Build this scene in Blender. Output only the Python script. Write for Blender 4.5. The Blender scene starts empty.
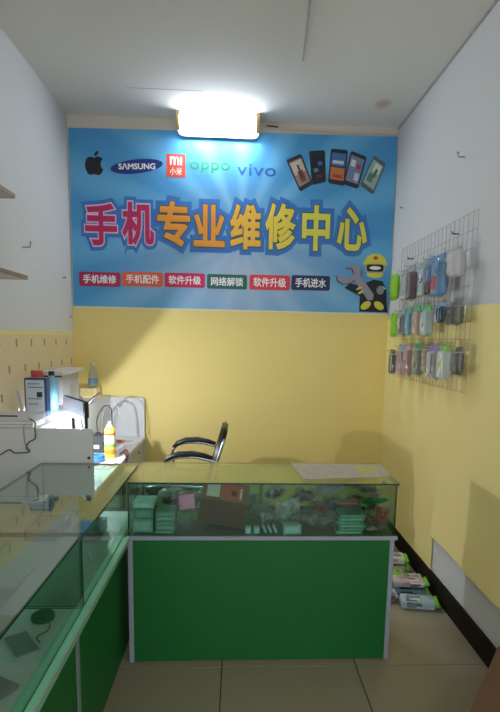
import bpy, bmesh, math, random
from mathutils import Vector, Matrix, Euler, noise
from mathutils.bvhtree import BVHTree

scene = bpy.context.scene
random.seed(7)

# ------------------------------------------------------------------ camera
cam_d = bpy.data.cameras.new('camera'); cam = bpy.data.objects.new('camera', cam_d)
scene.collection.objects.link(cam); scene.camera = cam
R_ = Vector((0.99834828, -0.05344352, 0.02108342)); D_ = Vector((0.01326323, -0.14266573, -0.98968206)); F_ = Vector((0.05589997, 0.98832701, -0.14172125))
m = Matrix((R_, -D_, -F_)).transposed().to_4x4(); m.translation = Vector((0, 0, 1.5)); cam.matrix_world = m
cam_d.sensor_fit = 'AUTO'; cam_d.sensor_width = 36.0; cam_d.lens = 521.03 / 712 * 36
cam_d.shift_x = -(266.08 - 250) / 712; cam_d.shift_y = (413.04 - 356) / 712
cam_d.clip_start = 0.02

# ------------------------------------------------------------------ world: daylight from the open shop front
W = bpy.data.worlds.new('world'); scene.world = W; W.use_nodes = True
bg = W.node_tree.nodes['Background']; bg.inputs[0].default_value = (0.90, 0.95, 1.0, 1); bg.inputs[1].default_value = 1.98
scene.view_settings.view_transform = 'Standard'; scene.view_settings.look = 'None'
scene.view_settings.exposure = 0.0; scene.view_settings.gamma = 1.0
scene.view_settings.use_curve_mapping = False
TUBE_STRENGTH = 62.0      # ceiling batten
BULB_STRENGTH = 8600.0    # bench lamp

# ------------------------------------------------------------------ helpers
def lin(c):
    o = []
    for v in c:
        v /= 255.0
        o.append(v / 12.92 if v <= 0.04045 else ((v + 0.055) / 1.055) ** 2.4)
    return (*o, 1.0)

MATS = {}
def mat(name, c, rough=0.6, metal=0.0, var=0.0, scale=6.0, bump=0.0, bscale=40.0, spec=0.5, coat=0.0):
    if name in MATS: return MATS[name]
    M = bpy.data.materials.new(name); M.use_nodes = True; MATS[name] = M
    nt = M.node_tree; b = nt.nodes['Principled BSDF']
    col = lin(c); b.inputs['Base Color'].default_value = col
    b.inputs['Roughness'].default_value = rough; b.inputs['Metallic'].default_value = metal
    b.inputs['Specular IOR Level'].default_value = spec; b.inputs['Coat Weight'].default_value = coat
    tc = nt.nodes.new('ShaderNodeTexCoord')
    if var > 0:
        n = nt.nodes.new('ShaderNodeTexNoise'); n.inputs['Scale'].default_value = scale; n.inputs['Detail'].default_value = 5
        nt.links.new(tc.outputs['Object'], n.inputs['Vector'])
        mx = nt.nodes.new('ShaderNodeMix'); mx.data_type = 'RGBA'
        mx.inputs['A'].default_value = tuple(max(0, v * (1 - var)) for v in col[:3]) + (1,)
        mx.inputs['B'].default_value = tuple(min(1, v * (1 + var)) for v in col[:3]) + (1,)
        nt.links.new(n.outputs['Fac'], mx.inputs['Factor']); nt.links.new(mx.outputs['Result'], b.inputs['Base Color'])
    if bump > 0:
        n2 = nt.nodes.new('ShaderNodeTexNoise'); n2.inputs['Scale'].default_value = bscale
        nt.links.new(tc.outputs['Object'], n2.inputs['Vector'])
        bp = nt.nodes.new('ShaderNodeBump'); bp.inputs['Strength'].default_value = bump; bp.inputs['Distance'].default_value = 0.01
        nt.links.new(n2.outputs['Fac'], bp.inputs['Height']); nt.links.new(bp.outputs['Normal'], b.inputs['Normal'])
    return M

def film(name, tint, opacity=0.0, diff=(255, 255, 255), rough=0.02, f0=0.045):
    """thin clear sheet: Fresnel mirror over a tinted see-through sheet, with some milky body"""
    if name in MATS: return MATS[name]
    M = bpy.data.materials.new(name); M.use_nodes = True; MATS[name] = M
    nt = M.node_tree; nt.nodes.clear(); N = nt.nodes.new; L = nt.links.new
    out = N('ShaderNodeOutputMaterial'); tr = N('ShaderNodeBsdfTransparent'); tr.inputs[0].default_value = lin(tint)
    di = N('ShaderNodeBsdfDiffuse'); di.inputs[0].default_value = lin(diff)
    gl = N('ShaderNodeBsdfGlossy'); gl.inputs['Roughness'].default_value = rough; gl.inputs[0].default_value = (1, 1, 1, 1)
    g = N('ShaderNodeNewGeometry'); dot = N('ShaderNodeVectorMath'); dot.operation = 'DOT_PRODUCT'
    L(g.outputs['Incoming'], dot.inputs[0]); L(g.outputs['Normal'], dot.inputs[1])
    def math_(op, a, b=None):
        n = N('ShaderNodeMath'); n.operation = op
        for i, v in enumerate((a, b)):
            if v is None: continue
            if isinstance(v, (int, float)): n.inputs[i].default_value = v
            else: L(v, n.inputs[i])
        return n.outputs[0]
    a = math_('ABSOLUTE', dot.outputs['Value']); o = math_('SUBTRACT', 1.0, a); o5 = math_('POWER', o, 5.0)
    fr = math_('ADD', math_('MULTIPLY', o5, 1 - f0), f0)
    m1 = N('ShaderNodeMixShader'); m1.inputs[0].default_value = opacity; L(tr.outputs[0], m1.inputs[1]); L(di.outputs[0], m1.inputs[2])
    m2 = N('ShaderNodeMixShader'); L(fr, m2.inputs[0]); L(m1.outputs[0], m2.inputs[1]); L(gl.outputs[0], m2.inputs[2])
    L(m2.outputs[0], out.inputs[0]); return M

def emit(name, c, s):
    M = bpy.data.materials.new(name); M.use_nodes = True; MATS[name] = M
    nt = M.node_tree; nt.nodes.clear(); o = nt.nodes.new('ShaderNodeOutputMaterial'); e = nt.nodes.new('ShaderNodeEmission')
    e.inputs[0].default_value = lin(c); e.inputs[1].default_value = s; nt.links.new(e.outputs[0], o.inputs[0]); return M

ORG = {}
def link(o, parent, loc):
    scene.collection.objects.link(o)
    if parent is not None:
        o.parent = parent; o.location = Vector(loc) - ORG[parent.name]
    else: o.location = loc
    ORG[o.name] = Vector(loc)
def tag(o, label=None, cat=None, group=None, kind=None):
    if label: o['label'] = label
    if cat: o['category'] = cat
    if group: o['group'] = group
    if kind: o['kind'] = kind
    return o
def thing(name, loc, label, cat, group=None):
    o = bpy.data.objects.new(name, None); o.empty_display_size = 0.05
    link(o, None, Vector(loc)); return tag(o, label, cat, group)

class MB:
    def __init__(s): s.v = []; s.f = []; s.mi = []
    def add(s, vs, fs, mi=0):
        b = len(s.v); s.v += [Vector(v) for v in vs]
        for f in fs: s.f.append([b + i for i in f]); s.mi.append(mi)
        return s
    def box(s, x0, y0, z0, x1, y1, z1, mi=0, xf=None):
        vs = [Vector(p) for p in ((x0, y0, z0), (x1, y0, z0), (x1, y1, z0), (x0, y1, z0), (x0, y0, z1), (x1, y0, z1), (x1, y1, z1), (x0, y1, z1))]
        if xf is not None: vs = [xf @ v for v in vs]
        return s.add(vs, [(0, 3, 2, 1), (4, 5, 6, 7), (0, 1, 5, 4), (1, 2, 6, 5), (2, 3, 7, 6), (3, 0, 4, 7)], mi)
    def cbox(s, c, d, rot=(0, 0, 0), mi=0):
        xf = Matrix.Translation(c) @ Euler(rot).to_matrix().to_4x4()
        return s.box(-d[0] / 2, -d[1] / 2, -d[2] / 2, d[0] / 2, d[1] / 2, d[2] / 2, mi, xf)
    def tube(s, pts, r, n=6, smooth_pts=0, mi=0, cap=True):
        P = [Vector(p) for p in pts]
        if smooth_pts:
            Q = []
            for i in range(len(P) - 1):
                p0 = P[max(i - 1, 0)]; p1 = P[i]; p2 = P[i + 1]; p3 = P[min(i + 2, len(P) - 1)]
                for k in range(smooth_pts):
                    t = k / smooth_pts
                    Q.append(0.5 * (2 * p1 + (p2 - p0) * t + (2 * p0 - 5 * p1 + 4 * p2 - p3) * t * t + (3 * p1 - p0 - 3 * p2 + p3) * t ** 3))
            Q.append(P[-1]); P = Q
        vs = []; fs = []; up = Vector((0.13, 0.21, 0.97))
        for i, p in enumerate(P):
            t = (P[min(i + 1, len(P) - 1)] - P[max(i - 1, 0)]).normalized()
            a = t.cross(up)
            if a.length < 1e-3: a = t.cross(Vector((1, 0, 0)))
            a.normalize(); b = t.cross(a); up = -b if False else up
            rr = r[i] if isinstance(r, (list, tuple)) else r
            for k in range(n):
                an = 2 * math.pi * k / n; vs.append(p + rr * (math.cos(an) * a + math.sin(an) * b))
        for i in range(len(P) - 1):
            for k in range(n):
                fs.append((i * n + k, i * n + (k + 1) % n, (i + 1) * n + (k + 1) % n, (i + 1) * n + k))
        if cap: fs.append(tuple(range(n))[::-1]); fs.append(tuple((len(P) - 1) * n + k for k in range(n)))
        return s.add(vs, fs, mi)
    def lathe(s, prof, c, n=20, axis=None, mi=0):
        """prof: list of (r, h) along axis from c"""
        q = Vector((0, 0, 1)).rotation_difference(Vector(axis)).to_matrix() if axis is not None else Matrix.Identity(3)
        vs = []; fs = []
        for r, h in prof:
            for k in range(n):
                a = 2 * math.pi * k / n; vs.append(Vector(c) + q @ Vector((r * math.cos(a), r * math.sin(a), h)))
        for i in range(len(prof) - 1):
            for k in range(n): fs.append((i * n + k, i * n + (k + 1) % n, (i + 1) * n + (k + 1) % n, (i + 1) * n + k))
        fs.append(tuple(range(n))[::-1]); fs.append(tuple((len(prof) - 1) * n + k for k in range(n)))
        return s.add(vs, fs, mi)
    def prism(s, pts, ax, a, b, mi=0):
        """2-D outline in the plane across axis ax ('y': (x,z), 'x': (y,z), 'z': (x,y)), from a to b"""
        def P(p, w): return {'y': (p[0], w, p[1]), 'x': (w, p[0], p[1]), 'z': (p[0], p[1], w)}[ax]
        n = len(pts); vs = [P(p, a) for p in pts] + [P(p, b) for p in pts]
        fs = [tuple(range(n)), tuple(range(2 * n - 1, n - 1, -1))] + [(i, n + i, n + (i + 1) % n, (i + 1) % n) for i in range(n)]
        return s.add(vs, fs, mi)
    def pillow(s, w, h, t, xf, seed=0, nx=7, nz=8, crump=0.15, flat_top=0.12, mi=0):
        """a sealed bag: puffed in the middle, flat at its welded ends; local x width, z height, y thickness"""
        vs = []; fs = []
        for side in (1, -1):
            for j in range(nz + 1):
                for i in range(nx + 1):
                    u = i / nx * 2 - 1; v = j / nz * 2 - 1
                    prof = max(0.0, 1 - abs(u) ** 3.0) ** 0.6 * max(0.0, 1 - abs(v) ** 4.0) ** 0.6
                    nn = noise.noise(Vector((u * 2.1 + seed * 3.7, v * 2.3 + side * 5, seed * 1.3)))
                    n3 = noise.noise(Vector((u * 6.3 + seed, v * 5.7 - side * 2, seed * 2.3)))
                    th = t / 2 * (prof * max(.15, 1 + 2.2 * crump * nn + 1.5 * crump * n3)) + 0.0006
                    ex = 1 + crump * 0.35 * noise.noise(Vector((v * 2.5, seed, 3.1))) * (1 if abs(u) > 0.8 else 0.5)
                    vs.append(xf @ Vector((u * w / 2 * ex, side * th, v * h / 2 + crump * 0.05 * h * noise.noise(Vector((u * 2, seed + 9, v))))))
            b = 0 if side == 1 else (nx + 1) * (nz + 1)
            for j in range(nz):
                for i in range(nx):
                    q = (b + j * (nx + 1) + i, b + j * (nx + 1) + i + 1, b + (j + 1) * (nx + 1) + i + 1, b + (j + 1) * (nx + 1) + i)
                    fs.append(q[::-1] if side == 1 else q)
        K = (nx + 1) * (nz + 1); ring = [i for i in range(nx + 1)] + [j * (nx + 1) + nx for j in range(1, nz + 1)] + [nz * (nx + 1) + i for i in range(nx - 1, -1, -1)] + [j * (nx + 1) for j in range(nz - 1, 0, -1)]
        for i in range(len(ring)):
            a, c = ring[i], ring[(i + 1) % len(ring)]; fs.append((a, c, K + c, K + a))
        return s.add(vs, fs, mi)
    def build(s, name, mats, parent=None, loc=None, bevel=0.0, smooth=False, seg=1):
        if not isinstance(mats, (list, tuple)): mats = [mats]
        if loc is None:
            if parent is not None: loc = ORG[parent.name]
            else:
                xs = [v.x for v in s.v]; ys = [v.y for v in s.v]; zs = [v.z for v in s.v]
                loc = Vector(((min(xs) + max(xs)) / 2, (min(ys) + max(ys)) / 2, min(zs)))
        loc = Vector(loc)
        me = bpy.data.meshes.new(name); me.from_pydata([v - loc for v in s.v], [], s.f)
        for M in mats: me.materials.append(M)
        me.polygons.foreach_set('material_index', s.mi)
        bm = bmesh.new(); bm.from_mesh(me)
        bmesh.ops.recalc_face_normals(bm, faces=bm.faces)
        if bevel > 0: bmesh.ops.bevel(bm, geom=list(bm.edges), offset=bevel, segments=seg, affect='EDGES', clamp_overlap=True)
        if smooth:
            for f in bm.faces: f.smooth = True
        bm.to_mesh(me); bm.free(); me.update()
        o = bpy.data.objects.new(name, me); link(o, parent, loc); return o

def struct(o): o['kind'] = 'structure'; return o
def shape(o, name):  # shared-mesh copy
    return o

# ------------------------------------------------------------------ materials
WALL = mat('wall_paint', (208, 209, 208), 0.75, var=0.03, scale=2.0, bump=0.05, bscale=30)
CEIL = None
WHITE = mat('white_board', (210, 211, 212), 0.45, var=0.02)
EDGE = mat('aluminium_edge', (160, 165, 182), 0.4, metal=0.0, var=0.03)
GREEN = mat('green_board', (8, 104, 42), 0.5, var=0.06, scale=5)
GREENRIM = mat('green_rim', (124, 200, 158), 0.35, var=0.05)
BLACK = mat('black_plastic', (24, 24, 26), 0.45, var=0.1)
DARKGREY = mat('dark_grey_plastic', (62, 64, 68), 0.5, var=0.08)
GREY = mat('grey_plastic', (135, 138, 142), 0.5, var=0.05)
LGREY = mat('light_grey_plastic', (190, 192, 196), 0.5, var=0.05)
CHROME = mat('chrome', (210, 212, 215), 0.18, metal=1.0)
WIREMAT = mat('rack_wire', (150, 146, 144), 0.45, metal=0.6)
BROWN = mat('baseboard_brown', (34, 25, 19), 0.7, var=0.3, scale=9, spec=.15)
CARTON = mat('cardboard', (104, 76, 54), 0.85, var=0.06, scale=10)
CARTON_D = mat('cardboard_dark', (84, 66, 42), 0.85, var=0.08)
LEATHER = mat('black_leatherette', (30, 29, 30), 0.42, var=0.1, bump=0.1, bscale=120)
GLASS = film('green_glass', (236, 246, 241), f0=0.032)
GLASS_TOP = film('counter_top_glass', (232, 245, 239), f0=0.19)
GLASS_BACK = film('back_glass', (196, 226, 208))
GLASS_EDGE = mat('glass_edge', (16, 62, 48), 0.15, var=0.1, coat=0.5)
CLEARBAG = film('clear_bag', (248, 250, 251), 0.06, (225, 232, 230), 0.10)
MILKBAG = film('milky_bag', (240, 244, 246), 0.32, (216, 224, 222), 0.16)
CLEARBOTTLE = film('clear_bottle', (235, 242, 246), 0.14, (225, 232, 238), 0.06)

def yellow_paper(name, c):
    M = mat(name, c, 0.6, var=0.07, scale=1.6, bump=0.25, bscale=3.0); return M
YEL = yellow_paper('yellow_paper', (240, 217, 134))
YEL_R = yellow_paper('yellow_paper_pale', (240, 222, 150))

# ceiling paint with one rusty water stain
CEIL = mat('ceiling_paint', (220, 218, 210), 0.85, var=0.03, scale=1.5)
nt = CEIL.node_tree; bsdf = nt.nodes['Principled BSDF']; src = bsdf.inputs['Base Color'].links[0].from_socket
geo = nt.nodes.new('ShaderNodeNewGeometry'); mp = nt.nodes.new('ShaderNodeMapping'); mp.vector_type = 'POINT'
mp.inputs['Location'].default_value = (-0.966 * 14, -3.767 * 10, -3.098); mp.inputs['Scale'].default_value = (14, 10, 1)
nt.links.new(geo.outputs['Position'], mp.inputs['Vector'])
ln = nt.nodes.new('ShaderNodeVectorMath'); ln.operation = 'LENGTH'; nt.links.new(mp.outputs[0], ln.inputs[0])
mr = nt.nodes.new('ShaderNodeMapRange'); mr.inputs['From Min'].default_value = 0.3; mr.inputs['From Max'].default_value = 1.0; mr.inputs['To Min'].default_value = 0.55; mr.inputs['To Max'].default_value = 0
nt.links.new(ln.outputs['Value'], mr.inputs['Value'])
mx = nt.nodes.new('ShaderNodeMix'); mx.data_type = 'RGBA'; nt.links.new(mr.outputs[0], mx.inputs['Factor']); nt.links.new(src, mx.inputs['A']); mx.inputs['B'].default_value = lin((170, 120, 70))
nt.links.new(mx.outputs['Result'], bsdf.inputs['Base Color'])

# ------------------------------------------------------------------ the room
XL, XR, YB, ZC, YF = -1.276, 1.198, 4.165, 3.098, -1.0
floor = struct(MB().box(XL - .2, YF - 2.5, -.08, XR + .2, YB + .1, -.008).build('floor', mat('grout', (52, 46, 40), 0.9)))
TILE = mat('floor_tile', (152, 142, 122), 0.32, var=0.08, scale=3.5)
xs = [XL, -.677, -.054, .569, 1.192, XR]; ys = []
y = 2.207 - .623 * 7
while y < YB: ys.append(y); y += .623
ys.append(YB)
for i in range(len(xs) - 2):
    for j in range(len(ys) - 1):
        x1 = xs[i + 1] if i < len(xs) - 3 else XR
        MB().box(xs[i] + .002, ys[j] + .002, -.02, x1 - .002, ys[j + 1] - .002, 0).build('floor_tile', TILE, floor, bevel=.0012)
struct(MB().box(XL - .15, YF, ZC, XR + .15, YB + .15, ZC + .12).build('ceiling', CEIL))
ceil_o = bpy.data.objects['ceiling']
sm = MB()
pts = [(.30, 1.2), (.315, 2.0), (.321, 2.719), (.338, 3.0), (.354, 3.258)]
for a, b in zip(pts, pts[1:]): sm.cbox(((a[0] + b[0]) / 2, (a[1] + b[1]) / 2, ZC - .002), (.010, math.dist(a, b) + .004, .0052), (0, 0, math.atan2(b[1] - a[1], b[0] - a[0]) - math.pi / 2))
sm.build('ceiling_seam', mat('seam_grey', (176, 174, 176), .8, var=.05), ceil_o)
MB().box(-.75, 3.70, ZC - .0008, -.25, 3.708, ZC).build('ceiling_seam', MATS['seam_grey'], ceil_o)

wl = struct(MB().box(XL - .15, YF, -.05, XL, YB + .15, ZC).build('wall_left', WALL))
wr = struct(MB().box(XR, YF, -.05, XR + .15, YB + .15, ZC).build('wall_right', WALL))
wb = struct(MB().box(XL, YB, -.05, XR, YB + .15, ZC).build('wall_back', mat('wall_cream', (214, 205, 192), .8, var=.03)))
struct(MB().box(XR - .015, YF, 0, XR, YB, .125).build('baseboard_right', BROWN, bevel=.002))
struct(MB().box(XL, YB - .015, 0, XR - .015, YB, .125).build('baseboard_back', BROWN, bevel=.002))
# ceiling shadow-line trim along the right wall
struct(MB().box(XR - .012, YF, ZC - .012, XR, YB, ZC).build('trim_1', mat('trim_grey', (172, 168, 166), .7, var=.08)))

def sheet(parent, name, M, fn, us, vs, th=.0015):
    """thin wavy sheet from a (u, v) -> point function"""
    V = []; F = []; nu, nv = len(us), len(vs)
    for v in vs:
        for u in us: V.append(fn(u, v))
    for j in range(nv - 1):
        for i in range(nu - 1): F.append((j * nu + i, j * nu + i + 1, (j + 1) * nu + i + 1, (j + 1) * nu + i))
    return MB().add(V, F).build(name, M, parent, smooth=True)
def rng(a, b, n): return [a + (b - a) * i / n for i in range(n + 1)]
# yellow paper, back wall
def fb(u, v): return (u, YB - .002 - .0025 * (1 + noise.noise(Vector((u * 3, v * 1.4, 4)))), v)
sheet(wb, 'yellow_paper', YEL, fb, rng(XL + .001, XR - .003, 30), rng(.12, 1.73, 16))
# yellow paper, right wall: the far drop reaches the baseboard, the near drop ends higher and lifts off
def fr(u, v):
    return (XR - .003 - .004 * (1 + noise.noise(Vector((u * 2.2, v * 1.1, 9)))), u, v + (.012 * math.sin(u * 3) if v > 1.6 else 0))
sheet(wr, 'yellow_paper', YEL_R, fr, rng(2.95, YB - .004, 18), rng(.12, 1.675, 18))
def fr2(u, v):
    lift = max(0, (.62 - v) / .3) ** 2 * .022
    return (XR - .006 - .004 * (1 + noise.noise(Vector((u * 2.2, v * 1.1, 9)))) - lift * (1 + .5 * noise.noise(Vector((u * 4, 0, 0)))), u, v + .01 * math.sin(u * 5) * (1 if v < .5 else 0) + (.012 * math.sin(u * 3) if v > 1.6 else 0))
sheet(wr, 'yellow_paper', YEL_R, fr2, rng(YF, 2.955, 50), rng(.345, 1.675, 22))

# patterned wallpaper band on the left wall
WP = bpy.data.materials.new('motif_wallpaper'); WP.use_nodes = True
nt = WP.node_tree; b = nt.nodes['Principled BSDF']; b.inputs['Roughness'].default_value = .7
N = nt.nodes.new; L = nt.links.new
g = N('ShaderNodeNewGeometry'); sep = N('ShaderNodeSeparateXYZ'); L(g.outputs['Position'], sep.inputs[0])
def mth(op, a, bb=None, c=None):
    n = N('ShaderNodeMath'); n.operation = op
    for i, v in enumerate((a, bb, c)):
        if v is None: continue
        if isinstance(v, (int, float)): n.inputs[i].default_value = v
        else: L(v, n.inputs[i])
    return n.outputs[0]
zr = mth('DIVIDE', mth('SUBTRACT', sep.outputs['Z'], 1.37), .148); row = mth('FLOOR', zr); fz = mth('SUBTRACT', mth('SUBTRACT', zr, row), .5)
yy = mth('ADD', mth('DIVIDE', mth('SUBTRACT', sep.outputs['Y'], 3.1 - .11), .22), mth('MULTIPLY', mth('MODULO', mth('ABSOLUTE', row), 2.0), .5)); fy = mth('SUBTRACT', mth('FRACT', yy), .5)
dd = mth('ADD', mth('POWER', mth('DIVIDE', fz, .17), 2.0), mth('POWER', mth('DIVIDE', fy, mth('ADD', .035, mth('MULTIPLY', .03, mth('ABSOLUTE', mth('SINE', mth('MULTIPLY', fz, 18.0)))))), 2.0))
mask = mth('LESS_THAN', dd, 1.0)
nz_ = N('ShaderNodeTexNoise'); nz_.inputs['Scale'].default_value = 5
m0 = N('ShaderNodeMix'); m0.data_type = 'RGBA'; L(nz_.outputs['Fac'], m0.inputs['Factor']); m0.inputs['A'].default_value = lin((214, 196, 150)); m0.inputs['B'].default_value = lin((226, 208, 164))
m1 = N('ShaderNodeMix'); m1.data_type = 'RGBA'; L(mth('MULTIPLY', mask, .75), m1.inputs['Factor']); L(m0.outputs['Result'], m1.inputs['A']); m1.inputs['B'].default_value = lin((120, 82, 62))
m2 = N('ShaderNodeMix'); m2.data_type = 'RGBA'; L(mth('GREATER_THAN', sep.outputs['Z'], 1.493), m2.inputs['Factor']); L(m1.outputs['Result'], m2.inputs['A']); m2.inputs['B'].default_value = lin((226, 216, 150))
L(m2.outputs['Result'], b.inputs['Base Color'])
sheet(wl, 'wallpaper', WP, lambda u, v: (XL + .003, u, v + (.008 * math.sin(u * 2.2) if v > 1.5 else 0)), rng(YF, YB - .004, 40), rng(.8, 1.515, 6))

# nails and hooks left in the walls
def nail(x, y, z, dx, up, label):
    t = thing('wall_nail', (x, y, z), label, 'nail', 'nails left in the walls')
    MB().tube([(x, y, z), (x + dx, y, z), (x + dx * 1.15, y - .004, z + up)], .0035, 6).build('shank', GREY, t)
    MB().lathe([(0, 0), (.007, 0), (.007, .002), (0, .002)], (x + dx * 1.15, y - .004, z + up), 8, (0, 0, 1)).build('head', DARKGREY, t)
nail(XR - .001, 2.888, 2.481, -.035, .02, 'bent nail high in the white wall above the wire rack')
nail(XR - .001, 3.919, 2.464, -.025, .004, 'short nail in the right wall beside the banner')
nail(XL + .001, 3.248, 2.002, .045, .03, 'long bent nail in the left wall above the patterned wallpaper')
nail(XL + .001, 3.95, 1.905, .02, .004, 'small nail in the left wall close to the banner side')
nail(XL + .001, 4.08, 1.63, .015, .004, 'tiny nail in the left corner below the banner hem')

# ------------------------------------------------------------------ ceiling batten lamp
BY_WALL = 4.165
def rrect_plate(x0, z0, x1, z1, r_):
    P = [(x1, z1), (x0, z1)]
    for cx, a0 in ((x0 + r_, 180), (x1 - r_, 270)):
        for k in range(7):
            a = math.radians(a0 + 90 * k / 6); P.append((cx + r_ * math.cos(a), z0 + r_ + r_ * math.sin(a)))
    return P
lx0, lx1, ly = -.450, .124, 4.062
lamp = thing('batten_lamp', (-.165, ly, 2.99), 'glowing white batten lamp at the ceiling above the banner', 'lamp')
MB().box(lx0 + .01, ly - .045, 3.07, lx1 - .01, ly + .045, ZC).build('lamp_body', WHITE, lamp, bevel=.003)
MB().prism(rrect_plate(lx0 - .012, 2.966, lx1 + .012, ZC, .045), 'y', ly + .060, ly + .068).build('added_shade_plate', WHITE, lamp)  # plate added between tube and wall to shade the banner from the tube
for xx in (lx0 + .08, lx1 - .08): MB().box(xx - .015, ly + .068, 3.03, xx + .015, BY_WALL - .001, 3.06).build('bracket', WHITE, lamp)
pr = []
for k in range(13):
    a = math.pi + math.pi * k / 12; pr.append((ly + .052 * math.cos(a), 3.068 + .075 * math.sin(a)))
MB().prism(pr, 'x', lx0 + .012, lx1 - .012).build('diffuser', emit('tube_light', (238, 246, 255), TUBE_STRENGTH), lamp)
cp = [(ly + (y_ - ly) * 1.08, 3.07 + (z_ - 3.07) * 1.08) for y_, z_ in pr] + [(ly + .056, ZC), (ly - .056, ZC)]
ECAP = mat('lamp_end_cap', (206, 176, 120), .5, var=.05)
for a, c in ((lx0 - .012, lx0 + .012), (lx1 - .012, lx1 + .012)): MB().prism(cp, 'x', a, c).build('end_cap', ECAP, lamp)
cable = thing('lamp_cable', (.66, 4.13, 3.03), 'thin white cable running from the batten lamp to the right corner', 'cable')
MB().tube([(lx1 + .012, 4.10, 3.075), (.2, 4.145, 3.06), (.4, 4.155, 3.055), (.8, 4.157, 3.053), (1.185, 4.157, 3.055)], .006, 6, 5).build('wire', mat('cable_white', (205, 196, 184), .6, var=.05), cable)
MB().tube([(.19, 4.143, 3.068), (.235, 4.147, 3.068), (.28, 4.15, 3.064)], .007, 6, 3).build('tape_joint', mat('tape_red', (110, 40, 30), .6, var=.1), cable)

# ------------------------------------------------------------------ lettering helper
def glyph_mesh(body, bold, spacing=1.0, res=3):
    cu = bpy.data.curves.new('lettering', 'FONT'); cu.body = body; cu.size = 1.0; cu.space_character = spacing
    cu.resolution_u = res; cu.bevel_depth = bold; cu.bevel_resolution = 1
    if bold == 0: cu.extrude = .01
    o = bpy.data.objects.new('lettering', cu); scene.collection.objects.link(o)
    dg = bpy.context.evaluated_depsgraph_get(); dg.update()
    me = bpy.data.meshes.new_from_object(o.evaluated_get(dg))
    vs = [Vector(v.co) for v in me.vertices]; fs = [list(p.vertices) for p in me.polygons]
    scene.collection.objects.unlink(o); bpy.data.objects.remove(o); bpy.data.curves.remove(cu); bpy.data.meshes.remove(me)
    return vs, fs
def bbox(vs): return min(v.x for v in vs), min(v.y for v in vs), max(v.x for v in vs), max(v.y for v in vs)
def letters(body, box, Y, M, name, parent, bold=.02, spacing=1.0, ref=None, shear=0.0, rot=0.0):
    """flat lettering fitted to box (x0, z0, x1, z1) on the plane y = Y facing -y"""
    vs, fs = glyph_mesh(body, bold, spacing)
    rb = ref or bbox(vs); sx = (box[2] - box[0]) / (rb[2] - rb[0]); sz = (box[3] - box[1]) / (rb[3] - rb[1])
    zz = max(abs(v.z) for v in vs) or 1
    cx, cz = (box[0] + box[2]) / 2, (box[1] + box[3]) / 2
    out = []
    for v in vs:
        x = box[0] + (v.x - rb[0]) * sx; z = box[1] + (v.y - rb[1]) * sz; x += shear * (z - cz)
        dx, dz = x - cx, z - cz
        x, z = cx + dx * math.cos(rot) - dz * math.sin(rot), cz + dx * math.sin(rot) + dz * math.cos(rot)
        out.append((x, Y - v.z / zz * .0004, z))
    return MB().add(out, fs).build(name, M, parent), rb
def flat(pts, Y, M, name, parent, th=.0006): return MB().prism(pts, 'y', Y - th, Y).build(name, M, parent)
def ell(cx, cz, a, b, n=28, rot=0.0, a0=0.0, a1=2 * math.pi):
    P = []
    for k in range(n):
        t = a0 + (a1 - a0) * k / n; x, z = a * math.cos(t), b * math.sin(t)
        P.append((cx + x * math.cos(rot) - z * math.sin(rot), cz + x * math.sin(rot) + z * math.cos(rot)))
    return P
def rrect(x0, z0, x1, z1, r, n=4):
    P = []
    for cx, cz, a in ((x1 - r, z0 + r, -90), (x1 - r, z1 - r, 0), (x0 + r, z1 - r, 90), (x0 + r, z0 + r, 180)):
        for k in range(n + 1):
            t = math.radians(a + 90 * k / n); P.append((cx + r * math.cos(t), cz + r * math.sin(t)))
    return P

# ------------------------------------------------------------------ the shop banner
BM = bpy.data.materials.new('banner_print'); BM.use_nodes = True
nt = BM.node_tree; b = nt.nodes['Principled BSDF']; b.inputs['Roughness'].default_value = .8; b.inputs['Specular IOR Level'].default_value = .2
N = nt.nodes.new; L = nt.links.new
g = N('ShaderNodeNewGeometry'); sep = N('ShaderNodeSeparateXYZ'); L(g.outputs['Position'], sep.inputs[0])
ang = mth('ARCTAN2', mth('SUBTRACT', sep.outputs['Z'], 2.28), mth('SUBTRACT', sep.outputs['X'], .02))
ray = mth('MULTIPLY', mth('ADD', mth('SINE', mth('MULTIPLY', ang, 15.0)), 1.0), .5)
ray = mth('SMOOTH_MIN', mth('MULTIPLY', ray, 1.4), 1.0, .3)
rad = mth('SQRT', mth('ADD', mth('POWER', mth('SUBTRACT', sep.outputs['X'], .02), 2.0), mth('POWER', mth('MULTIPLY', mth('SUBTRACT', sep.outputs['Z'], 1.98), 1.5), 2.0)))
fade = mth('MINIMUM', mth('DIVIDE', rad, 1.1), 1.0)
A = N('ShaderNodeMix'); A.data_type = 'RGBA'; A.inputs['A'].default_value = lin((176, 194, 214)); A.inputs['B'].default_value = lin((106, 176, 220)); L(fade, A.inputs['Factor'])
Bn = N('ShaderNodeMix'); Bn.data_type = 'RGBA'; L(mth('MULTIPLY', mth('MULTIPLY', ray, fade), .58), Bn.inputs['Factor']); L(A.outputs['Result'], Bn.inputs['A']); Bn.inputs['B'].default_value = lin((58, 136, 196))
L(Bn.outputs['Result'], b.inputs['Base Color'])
banner = thing('shop_banner', (-.03, 4.15, 1.715), 'blue shop banner with big Chinese lettering and brand marks across the back wall', 'banner')
BY = 4.152
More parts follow.
